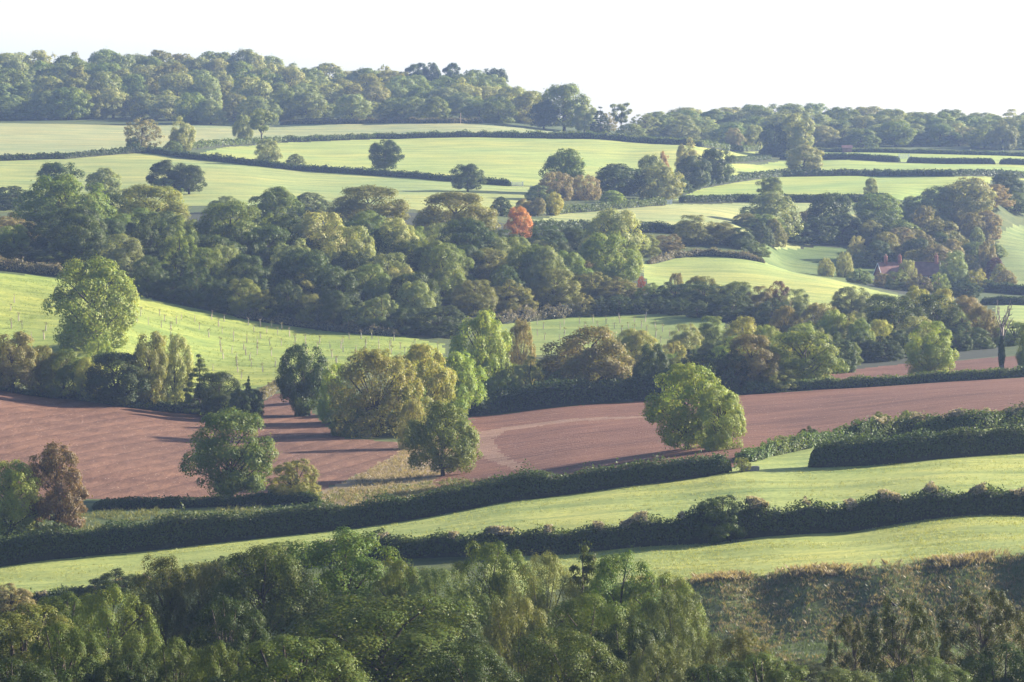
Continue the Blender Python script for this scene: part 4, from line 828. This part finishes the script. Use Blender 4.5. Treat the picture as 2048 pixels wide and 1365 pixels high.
# ------------------------------------------------------------------ trees on the far fields
T('oak', 118, 325, 92, ('d', 985), 'dk', 'hazy oak just behind the domed ash')
T('oak', 206, 336, 76, ('d', 985), 'sg', 'hazy oak right of the one behind the domed ash')
T('oak', 334, 320, 78, 388, 'dk', 'left of the pair of oaks in the straw-coloured field')
T('oak', 378, 330, 66, 389, 'dk', 'right of the pair of oaks in the straw-coloured field')
T('bush', 330, 362, 70, 392, 'md', 'low bush under the pair of oaks')
T('bush', 20, 380, 95, ('d', 960), 'dk', 'dark hazy clump at the left edge')
T('round', 450, 392, 60, ('d', 930), 'sg', 'hazy bush behind the middle wood, left')
T('bush', 620, 402, 90, ('d', 930), 'sg', 'hazy low thicket behind the middle wood')
T('oak', 770, 280, 72, 344, 'dk', 'dark oak alone on the large green far field')
T('oak', 935, 328, 66, 384, 'dk', 'dark oak alone on the hedge of the far slope')
T('sparse', 285, 237, 86, 304, 'gb', 'half-bare tree standing on the left far hedge')
T('bush', 268, 275, 36, 305, 'sg', 'grey bush at the foot of the half-bare tree')
T('tall', 363, 234, 58, 302, 'pg', 'pale tall tree right of the half-bare tree')
T('bush', 345, 282, 40, 305, 'md', 'bush at the left foot of the pale tall tree')
T('ash', 486, 230, 44, 288, 'sg', 'left one of two trees below the hilltop wood')
T('pine', 523, 218, 58, 291, 'md', 'right one of two trees below the hilltop wood, with a bare trunk')
T('round', 536, 278, 58, 332, 'sg', 'greyish tree on the far hedge, left of the dark oak')
T('bush', 592, 308, 46, 337, 'sg', 'low bush on the far hedge')
T('oak', 1128, 298, 95, ('d', 1080), 'md', 'largest oak of the clump beside the pale field')
T('willow', 1112, 344, 78, ('d', 1050), 'gb', 'pale brown willow in front of the largest clump oak')
T('willow', 1168, 350, 70, ('d', 1055), 'gb', 'wispy tan willow right of the pale brown one')
T('oak', 1240, 328, 110, ('d', 1070), 'dk', 'dark spreading oak in the middle of the clump')
T('round', 1300, 310, 66, ('d', 1090), 'sg', 'grey-green tree right of the dark clump oak')
T('round', 1328, 303, 26, ('d', 1100), 'pk', 'pinkish autumn crown in the clump')
T('round', 1316, 332, 96, ('d', 1072), 'pg', 'pale sunlit tree beside the field gate')
T('tall', 1376, 276, 58, ('d', 1190), 'pg', 'tall pale tree at the top of the clump')
T('oak', 1385, 312, 70, ('d', 1130), 'dk', 'dark oak under the tall pale tree')
T('oak', 1432, 297, 74, ('d', 1165), 'dk', 'spreading oak at the right end of the clump')
T('bush', 1225, 382, 50, ('d', 1045), 'lt', 'light green bush at the foot of the clump')
T('bush', 1080, 370, 60, ('d', 1045), 'sg', 'hazy bush at the left end of the clump')
T('bush', 1358, 355, 60, ('d', 1120), 'dk', 'dark bush between pale tree and spreading oak')
T('bush', 1003, 394, 50, ('d', 960), 'dk', 'blue-shaded bush above the orange maple')
T('oak', 1048, 398, 36, ('d', 975), 'gb', 'small leafless thorn right of the blue-shaded bush')
T('oak', 1076, 396, 36, ('d', 975), 'br', 'small brown thorn, right of the leafless one')
T('ash', 1108, 384, 40, ('d', 985), 'yg', 'slender pale tree at the bottom left of the clump')
T('oak', 1605, 290, 80, 352, 'pg', 'pale isolated oak on the curving far hedge')
T('oak', 1540, 354, 52, ('d', 1090), 'md', 'round tree behind the large domed tree')
T('round', 1742, 356, 32, 395, 'sg', 'small round tree alone on the dark far hedge')
T('round', 1548, 248, 66, 312, 'dk', 'dark dense tree at the left end of the far right wood')
T('oak', 1592, 228, 72, ('d', 1370), 'pg', 'pale tall tree right of the dark dense one')
T('round', 1508, 250, 40, ('d', 1400), 'pg', 'little pale tree on the top far hedge')
T('round', 1468, 256, 40, ('d', 1395), 'gb', 'little brown tree on the top far hedge')
T('oak', 1128, 168, 100, ('d', 1440), 'md', 'large skyline tree at the right end of the hilltop wood')
T('oak', 1088, 200, 66, ('d', 1435), 'dk', 'dark tree at the left foot of the large skyline tree')
T('conifer', 1200, 214, 52, ('d', 1410), 'dk', 'dark pine-like tree right of the large skyline tree')
T('oak', 1168, 210, 50, ('d', 1430), 'sg', 'small tree between the skyline tree and the pine-like one')
T('pine', 1243, 206, 40, ('d', 1450), 'sg', 'slender tree with bare trunk on the skyline dip')
T('sparse', 1215, 225, 44, ('d', 1460), 'gb', 'thin open tree left of the slender bare-trunked one')
T('sparse', 1290, 228, 60, ('d', 1450), 'sg', 'thin open tree in the skyline dip')
T('round', 1262, 248, 60, ('d', 1390), 'sg', 'low round tree on the top far hedge')
T('pine', 835, 126, 50, ('d', 1680), 'dk', 'flat-topped pine on the hilltop skyline, left one')
T('oak', 862, 126, 46, ('d', 1685), 'dk', 'dark crown between the two skyline pines')
T('pine', 905, 126, 40, ('d', 1680), 'dk', 'flat-topped pine on the hilltop skyline, right one')
T('sparse', 770, 130, 40, ('d', 1690), 'pg', 'pale wispy tree on the hilltop skyline')
T('oak', 988, 137, 60, ('d', 1650), 'dk', 'dark domed tree on the falling hilltop skyline')

# ------------------------------------------------------------------ the two far woods
rw = random.Random(77)
def wood(name, group, rows, x0, x1, cols):
    for rn, D, step, tops in rows:
        n = 0; x = x0+rw.uniform(-15, 10)
        xs = [t[0] for t in tops]; ts = [t[1] for t in tops]
        while x < min(x1, xs[-1]):
            n += 1
            if x >= xs[0]:
                top = float(np.interp(x, xs, ts))+rw.uniform(-9, 9); w = step*rw.uniform(1.4, 2.0)
                kind = rw.choice(['oak', 'round', 'round', 'tall', 'bush', 'round'])
                T(kind, x, top, w, ('d', D+rw.uniform(-18, 18)), rw.choice(cols), '%s tree from the left in the %s of the %s' % (ORD[min(n, 28)], rn, name), group, lod='f')
            x += step*rw.uniform(0.75, 1.25)
wood('hilltop wood', 'trees of the hilltop wood', [
 ('front edge', 1452, 46, [(-40,205),(100,185),(180,180),(300,190),(450,190),(560,190),(700,195),(850,195),(960,190),(1040,185),(1080,190)]),
 ('second row', 1510, 48, [(-40,165),(100,160),(200,150),(350,155),(500,160),(650,168),(800,170),(950,165),(1070,178)]),
 ('third row', 1570, 50, [(-40,135),(100,135),(250,130),(400,132),(550,140),(700,155),(820,158),(950,155),(1050,172)]),
 ('fourth row', 1630, 52, [(-40,118),(100,118),(250,114),(400,116),(550,122),(700,142),(850,145),(960,148),(1040,165)]),
 ('skyline', 1690, 54, [(-40,105),(30,97),(110,106),(205,101),(310,102),(440,102),(520,108),(600,122),(650,132),(740,150),(850,145),(930,146),(1000,152)])], -40, 1085,
 ['md', 'sg', 'sg', 'md', 'pg', 'ol'])
wood('far right wood', 'trees of the far right wood', [
 ('front edge', 1462, 44, [(1300,262),(1450,262),(1620,250),(1700,255),(1760,245),(1850,248),(1950,248),(2100,240)]),
 ('second row', 1510, 48, [(1300,250),(1450,240),(1600,236),(1750,230),(1900,232),(2000,236),(2100,226)]),
 ('third row', 1560, 52, [(1320,234),(1450,226),(1600,222),(1750,220),(1900,224),(1990,238),(2100,226)]),
 ('skyline', 1610, 54, [(1330,226),(1400,214),(1450,217),(1500,210),(1560,207),(1620,212),(1690,220),(1750,215),(1850,216),(1920,222),(1985,236),(2030,222),(2110,218)])], 1320, 2110,
 ['md', 'sg', 'pg', 'sg', 'pg', 'md'])

# ------------------------------------------------------------------ cottage
def cottage():
    P = None; Y = 935.0; px0 = 1826
    X = x_at(px0, Y, -51); Z = float(ground(X, Y)[0]); ridge = z_at(526, Y)-Z; s = (Y*CP)/F_PX
    root = empty('cottage', (X, Y, Z)); root.rotation_euler = (0, 0, math.radians(-9))
    tag(root, 'red brick cottage with tiled roofs and three chimneys among trees', 'house')
    eave = ridge-2.7
    def block(x0, x1, y0, y1, ez, rz, nm='wall', rot=0.0, off=(0, 0)):
        ym = (y0+y1)/2; m = MB()
        m.poly([(x0,y0,-0.6),(x1,y0,-0.6),(x1,y1,-0.6),(x0,y1,-0.6),(x0,y0,ez),(x1,y0,ez),(x1,y1,ez),(x0,y1,ez),(x0,ym,rz),(x1,ym,rz)],
               [(0,1,5,4),(2,3,7,6),(1,2,6,9,5),(3,0,4,8,7)])
        w = obj('wall', m.mesh('wall', M_BRICK), root); w.rotation_euler = (0, 0, rot); w.location = (*off, 0)
        r = MB(); t = 0.14; e = 0.3
        for (ya, yb, za, zb) in ((y0-e, ym, ez-e*(rz-ez)/(ym-y0), rz), (y1+e, ym, ez-e*(rz-ez)/(ym-y0), rz)):
            r.poly([(x0-e,ya,za+0.02),(x1+e,ya,za+0.02),(x1+e,yb,zb+0.02),(x0-e,yb,zb+0.02),(x0-e,ya,za+t),(x1+e,ya,za+t),(x1+e,yb,zb+t),(x0-e,yb,zb+t)],
                   [(0,3,2,1),(4,5,6,7),(0,1,5,4),(1,2,6,5),(2,3,7,6),(3,0,4,7)])
        ro = obj('roof', r.mesh('roof', M_TILE), root); ro.rotation_euler = (0, 0, rot); ro.location = (*off, 0)
        k = MB(); k.box(x0-e-0.02, x1+e+0.02, ym-0.14, ym+0.14, rz+0.05, rz+0.24)
        kr = obj('ridge_tiles', k.mesh('ridge_tiles', M_TILE), ro)
        for xx in (x0-e, x1+e):
            b = MB()
            for sgn, ya in ((-1, y0-e), (1, y1+e)):
                za = ez-e*(rz-ez)/(ym-y0); d = 0.045
                b.poly([(xx-d,ya,za-0.12),(xx+d,ya,za-0.12),(xx+d,ym,rz-0.12),(xx-d,ym,rz-0.12),(xx-d,ya,za+0.17),(xx+d,ya,za+0.17),(xx+d,ym,rz+0.17),(xx-d,ym,rz+0.17)],
                       [(0,3,2,1),(4,5,6,7),(0,1,5,4),(1,2,6,5),(2,3,7,6),(3,0,4,7)])
            obj('bargeboard', b.mesh('bargeboard', M_PAINT), ro)
        return w
    w1 = block(-1.2, 6.3, -2.6, 2.6, eave, ridge)
    w2 = block(-4.2, 2.0, -2.2, 2.2, eave-0.1, ridge-0.05, rot=math.radians(30), off=(-4.6, -0.6))
    def chimney(x, y, h, wd=0.75):
        m = MB(); m.box(x-wd/2, x+wd/2, y-0.4, y+0.4, ridge-1.2, ridge+h); m.box(x-wd/2-0.08, x+wd/2+0.08, y-0.48, y+0.48, ridge+h+0.002, ridge+h+0.16)
        c = obj('chimney', m.mesh('chimney', M_BRICK), root)
        p = MB(); p.tube([(x, y, ridge+h+0.15), (x, y, ridge+h+0.4), (x, y, ridge+h+0.65)], [0.17, 0.15, 0.18], 8); obj('chimney_pot', p.mesh('chimney_pot', M_TILE, True), c)
    chimney(5.6, 0, 1.7); chimney(-6.6, -1.7, 1.5); chimney(-3.3, 0.1, 1.5)
    for wall, rects in ((w1, ((0.2, 1.4, 1.0, 2.1), (2.3, 3.5, 1.0, 2.1), (4.2, 5.4, 1.0, 2.1))),):
        for x0, x1, z0, z1 in rects:
            f = MB(); y = -2.6
            f.box(x0-0.08, x1+0.08, y-0.06, y-0.005, z0-0.08, z0); f.box(x0-0.08, x1+0.08, y-0.06, y-0.005, z1, z1+0.08); f.box(x0-0.08, x0, y-0.06, y-0.005, z0, z1); f.box(x1, x1+0.08, y-0.06, y-0.005, z0, z1)
            f.box((x0+x1)/2-0.03, (x0+x1)/2+0.03, y-0.05, y-0.005, z0, z1)
            fo = obj('window', f.mesh('window_frame', M_PAINT), root); g = MB(); g.box(x0, x1, y-0.02, y-0.003, z0, z1); obj('pane', g.mesh('pane', M_GLASS), fo)
cottage()
def shed():
    p = hit(1694, 305); root = empty('brick_shed', tuple(p)); tag(root, 'low red brick shed at the foot of the far right wood', 'shed')
    m = MB(); m.box(-1.7, 1.7, -1.2, 1.2, -0.3, 1.7); obj('wall', m.mesh('shed_wall', M_TILE), root)
    r = MB(); r.poly([(-2,-1.5,1.65),(2,-1.5,1.65),(2,1.5,1.65),(-2,1.5,1.65),(-2,0,2.6),(2,0,2.6)], [(0,1,5,4),(2,3,4,5),(1,2,5),(3,0,4),(0,3,2,1)]); obj('roof', r.mesh('shed_roof', M_TILE), root)
shed()

# ------------------------------------------------------------------ gates, trough, fences, bird
def gate(px, py, L, rotz, label, h=1.15):
    p = hit(px, py); root = empty('field_gate', (p[0], p[1], p[2])); root.rotation_euler = (0, 0, rotz); tag(root, label, 'gate', 'pale field gates')
    for x in (-L/2-0.1, L/2+0.1):
        m = MB(); m.box(x-0.11, x+0.11, -0.11, 0.11, -0.3, h+0.3); obj('gate_post', m.mesh('gate_post', M_PAINT), root)
    for i in range(5):
        z = 0.18+i*(h-0.2)/4; m = MB(); m.box(-L/2, L/2, -0.03, 0.03, z-0.055, z+0.055); obj('bar', m.mesh('bar', M_PAINT), root)
    for x in (-L/2+0.06, 0, L/2-0.06):
        m = MB(); m.box(x-0.06, x+0.06, -0.075, -0.033, 0.1, h); obj('upright', m.mesh('upright', M_PAINT), root)
    m = MB(); m.poly([(-L/2+0.1,-0.12,0.15),(-L/2+0.25,-0.12,0.15),(L/2-0.1,-0.12,h-0.1),(L/2-0.25,-0.12,h-0.1),(-L/2+0.1,-0.08,0.15),(-L/2+0.25,-0.08,0.15),(L/2-0.1,-0.08,h-0.1),(L/2-0.25,-0.08,h-0.1)],
                     [(0,1,2,3),(7,6,5,4),(0,4,5,1),(1,5,6,2),(2,6,7,3),(3,7,4,0)]); obj('brace', m.mesh('brace', M_PAINT), root)
gate(1034, 373, 3.2, 0.0, 'pale gate at the right end of the long thin far hedge')
gate(1334, 409, 2.2, 0.05, 'pale gate under the sunlit tree at the corner of the pale field')
gate(1808, 318, 3.4, 0.0, 'white gate in the trimmed hedge on the far right slope', 1.5)
def trough():
    p = hit(1500, 942); root = empty('water_trough', tuple(p)); root.rotation_euler = (0, 0, 0.12); tag(root, 'grey stone water trough in the gap between the clipped hedges', 'trough')
    m = MB(); L, W, H, t = 0.95, 0.36, 0.48, 0.09
    m.box(-L, L, -W, -W+t, 0, H); m.box(-L, L, W-t, W, 0, H); m.box(-L, -L+t, -W+t, W-t, 0, H); m.box(L-t, L, -W+t, W-t, 0, H); m.box(-L+t, L-t, -W+t, W-t, 0.002, 0.08); obj('basin', m.mesh('basin', M_STONE), root)
    m = MB(); m.box(-L+t, L-t, -W+t, W-t, 0.36, 0.38); obj('water', m.mesh('trough_water', M_GLASS), root)
    m = MB(); m.box(-L-0.02, -L+0.2, -W-0.02, W+0.02, H+0.002, H+0.07); obj('float_cover', m.mesh('float_cover', M_PAINT), root)
trough()
T('sparse', 1484, 914, 36, 944, 'ol', 'scrubby little bush beside the water trough')
T('bush', 1530, 922, 26, ('d', 421), 'gn', 'low bramble mound behind the water trough')
T('bush', 1618, 852, 46, ('d', 440), 'dk', 'dark bush standing above the sprawling bramble hedge')
T('bush', 1565, 872, 40, ('d', 436), 'gn', 'sunlit rounded bramble left of the dark bush')
T('bush', 1760, 824, 52, ('d', 446), 'md', 'upright bush on the lumpy hedge, left one')
T('bush', 1818, 820, 52, ('d', 448), 'md', 'upright bush on the lumpy hedge, right one')
def bird():
    D = 225.5; X = x_at(1787, D, -33); Zc = z_at(1210, D); root_m = MB()
    # one continuous body: tail, back, breast, neck, head and beak, leaning forward on its perch
    root_m.tube([(-0.20,0,-0.10),(-0.10,0,-0.055),(-0.04,0,-0.01),(0.02,0,0.03),(0.065,0,0.075),(0.085,0,0.11),(0.10,0,0.135),(0.125,0,0.140),(0.165,0,0.128)], [0.018,0.030,0.062,0.072,0.058,0.040,0.036,0.020,0.004], 10)
    o = obj('bird', root_m.mesh('bird', M_BIRD, True)); o.location = (X, D, Zc); o.rotation_euler = (0, 0, math.radians(160)); o.scale = (1.15, 1.15, 1.15)
    tag(o, 'black bird perched on top of a thin open-branched tree', 'bird')
    for s in (-1, 1):
        w = MB(); w.tube([(0.045,s*0.055,0.055),(-0.03,s*0.068,0.015),(-0.10,s*0.045,-0.045),(-0.165,s*0.012,-0.085)], [0.022,0.034,0.022,0.006], 6); obj('wing', w.mesh('wing', M_BIRD, True), o)
        l = MB(); l.tube([(0.0,s*0.025,-0.03),(0.005,s*0.025,-0.085)], 0.006, 5); obj('leg', l.mesh('leg', M_BIRD), o)
    p = MB(); p.tube([(-0.05,0.4,-1.9),(0.02,0.1,-0.9),(0.005,0,-0.075),(0.02,-0.02,0.0)], [0.03,0.02,0.008,0.004], 5)
    q = obj('perch_twig', p.mesh('perch_twig', M_BARK, True), o)
bird()
def post(px, py, h, label):
    p = hit(px, py); m = MB(); m.tube([(0,0,-0.4),(0,0,h*0.5),(0,0,h)], [0.12,0.11,0.1], 8); m.box(-0.35,0.35,-0.05,0.05,h-0.5,h-0.38)
    o = obj('wooden_pole', m.mesh('wooden_pole', M_STAKE)); o.location = tuple(p); tag(o, label, 'pole')
post(921, 248, 4.0, 'thin pole in front of the hilltop wood')

# ------------------------------------------------------------------ young trees in guards on the plantation slopes
def sapling_meshes():
    out = []
    for k in range(4):
        rng = np.random.default_rng(200+k); t = MB(); h = 0.78+0.2*rng.uniform()
        t.tube([(0,0,0),(0,0,h*0.5),(0.01,0,h)], [0.055,0.055,0.062], 8, False); tm = t.mesh('guard', M_TUBE)
        s = MB(); s.box(0.09, 0.135, -0.022, 0.022, -0.2, h*0.85); sm = s.mesh('stake', M_STAKE)
        b = MB(); top = h+0.1+rng.uniform(0, 0.45); b.tube([(0,0,0),(0.01,0,h),(rng.normal(0,0.05),rng.normal(0,0.05),top)], [0.02,0.017,0.006], 5, False)
        for i in range(9):
            z = h+(top-h)*rng.uniform(0.05, 0.95); a = rng.uniform(0, 6.28); l = rng.uniform(0.15, 0.4); b.tube([(0,0,z),(math.cos(a)*l,math.sin(a)*l,z+l*0.8)], [0.01,0.004], 4, False)
        bm_ = b.mesh('sapling_stem', M_STAKE)
        n = 40; P = np.stack([rng.normal(0, 0.14, n), rng.normal(0, 0.14, n), rng.uniform(h, top+0.1, n)], -1); V, Q = leaf_quads(P, unit(rng.normal(0, 1, (n, 3))), 0.12, 0.08, rng)
        lm = mesh_np('sapling_leaves', V, Q, M_LEAF, {'var': rng.uniform(0, 1, n), 'tint': rng.uniform(0, 1, n)})
        out.append((tm, sm, bm_, lm))
    return out
SAP = sapling_meshes()
def plantation(poly, step_x, step_y, label, group, seed, limit):
    r = random.Random(seed); W = unproj(poly); lo, hi = W.min(0), W.max(0); pts = []
    y = lo[1]+1; row = 0
    while y < hi[1]:
        x = lo[0]+r.uniform(0, step_x); row += 1
        while x < hi[0]: pts.append((x+r.gauss(0, 0.18), y+r.gauss(0, 0.7)+0.06*(x-lo[0]), row)); x += step_x
        y += step_y
    P = np.array(pts); P = P[inside(P[:, :2], W)]; seen = {}; Zs = ground(P[:, 0], P[:, 1])
    idx = list(range(len(P))); r.shuffle(idx)
    for i in sorted(idx[:limit], key=lambda q: (P[q, 2], P[q, 0])):
        if r.random() < 0.10: continue
        o = empty('young_tree', (P[i, 0], P[i, 1], Zs[i])); o.rotation_euler = (r.gauss(0, 0.04), r.gauss(0, 0.04), r.uniform(0, 6.28)); s = r.uniform(0.9, 1.25); o.scale = (s, s, s)
        tm, sm, bm_, lm = SAP[r.randrange(4)]
        obj('guard', tm, o); obj('stake', sm, o); st = obj('stem', bm_, o)
        if r.random() < 0.6: obj('leaves', lm, o, COL['ol'])
        rk = int(P[i, 2]-P[:, 2].min())+1; seen[rk] = seen.get(rk, 0)+1
        tag(o, label % (ORD[min(seen[rk], 36)], ORD[rk]), 'sapling', group)
plantation([(20,600),(130,600),(300,620),(460,640),(640,668),(800,682),(885,700),(870,722),(700,745),(560,768),(440,750),(330,700),(290,650),(110,640),(90,690),(20,680)], 2.1, 8.5, '%s guarded sapling from the left in the %s row up the sunlit slope', 'young trees on the sunlit slope', 5, 150)
plantation([(1050,655),(1100,640),(1220,632),(1330,632),(1420,650),(1380,690),(1300,698),(1100,700)], 2.6, 9.0, '%s guarded sapling from the left in the %s row of the shaded hollow', 'young trees in the shaded hollow', 6, 60)

# ------------------------------------------------------------------ rough grass
DRY = (0.24, 0.19, 0.115)
bank = [(1290,1166),(1500,1153),(1700,1139),(1900,1125),(2200,1100),(2200,1300),(1900,1330),(1700,1340),(1500,1340),(1290,1340)]
tufts('dry_grass', 'long dry tussock grass on the shaded rough bank', bank, 6500, 0.30, (0.170, 0.140, 0.085), 61, 0.35, 9, lean=0.4, thr=-0.8)
tufts('green_grass', 'rank green grass between the dry tussocks on the bank', bank, 7500, 0.28, (0.070, 0.100, 0.034), 62, 0.5, 7, thr=-9.0)
tufts('dry_grass', 'fringe of tall dry grass along the top of the rough bank', [(1270,1160),(1500,1147),(1700,1133),(1900,1118),(2200,1094),(2200,1110),(1900,1136),(1700,1150),(1500,1164),(1270,1176)], 1500, 0.5, DRY, 63, 0.35, 12, lean=0.35)
tufts('dry_grass', 'dry grass on the bank between the two ploughed fields', [(650,986),(720,949),(800,908),(800,888),(920,866),(930,905),(865,962),(880,1010),(650,1046)], 2600, 0.32, (0.20, 0.16, 0.095), 64, 0.3, 7)
tufts('pasture_grass', 'uneven grass of the pasture above the rough bank', [(1000,1114),(1150,1108),(1400,1088),(1700,1064),(2150,1030),(2150,1098),(1900,1122),(1700,1136),(1500,1150),(1300,1162),(1000,1190)], 6000, 0.15, (0.235, 0.245, 0.08), 65, 0.3, 4)
tufts('pasture_grass', 'grass of the pasture between the two near hedges', [(-100,1236),(120,1214),(400,1166),(700,1120),(1000,1108),(1400,1084),(2150,1026),(2150,905),(1618,938),(1455,948),(1250,975),(1000,1008),(640,1066),(300,1103),(-100,1148)], 8000, 0.15, (0.235, 0.245, 0.08), 66, 0.3, 4)
tufts('pasture_grass', 'tussocky grass on the sunlit plantation slope', [(-60,552),(140,566),(280,598),(460,638),(640,664),(800,676),(885,695),(860,725),(700,745),(560,768),(350,780),(-60,730)], 4500, 0.26, (0.17, 0.21, 0.055), 67, 0.5, 5)
tufts('rough_grass', 'weedy strip behind the clipped hedge at left', [(-60,1060),(100,1035),(640,985),(900,960),(1000,960),(1000,1003),(640,1060),(300,1098),(-60,1130)], 4000, 0.38, (0.125, 0.13, 0.048), 68, 0.3, 7)

# ------------------------------------------------------------------ evening haze: one closed box of air round everything
def haze():
    m, nt, N = new_mat('haze_air'); v = N('ShaderNodeVolumePrincipled'); v.inputs['Color'].default_value = (0.42, 0.58, 1.0, 1); v.inputs['Density'].default_value = HAZE_DENSITY; v.inputs['Anisotropy'].default_value = 0.35
    o = N('ShaderNodeOutputMaterial'); nt.links.new(v.outputs[0], o.inputs['Volume'])
    b = MB(); b.box(-1500, 1500, -90, 3060, -75, 24); ob = obj('haze', b.mesh('haze', m)); ob['kind'] = 'stuff'; ob['label'] = 'pale evening haze filling the valley'; ob['category'] = 'haze'
haze()
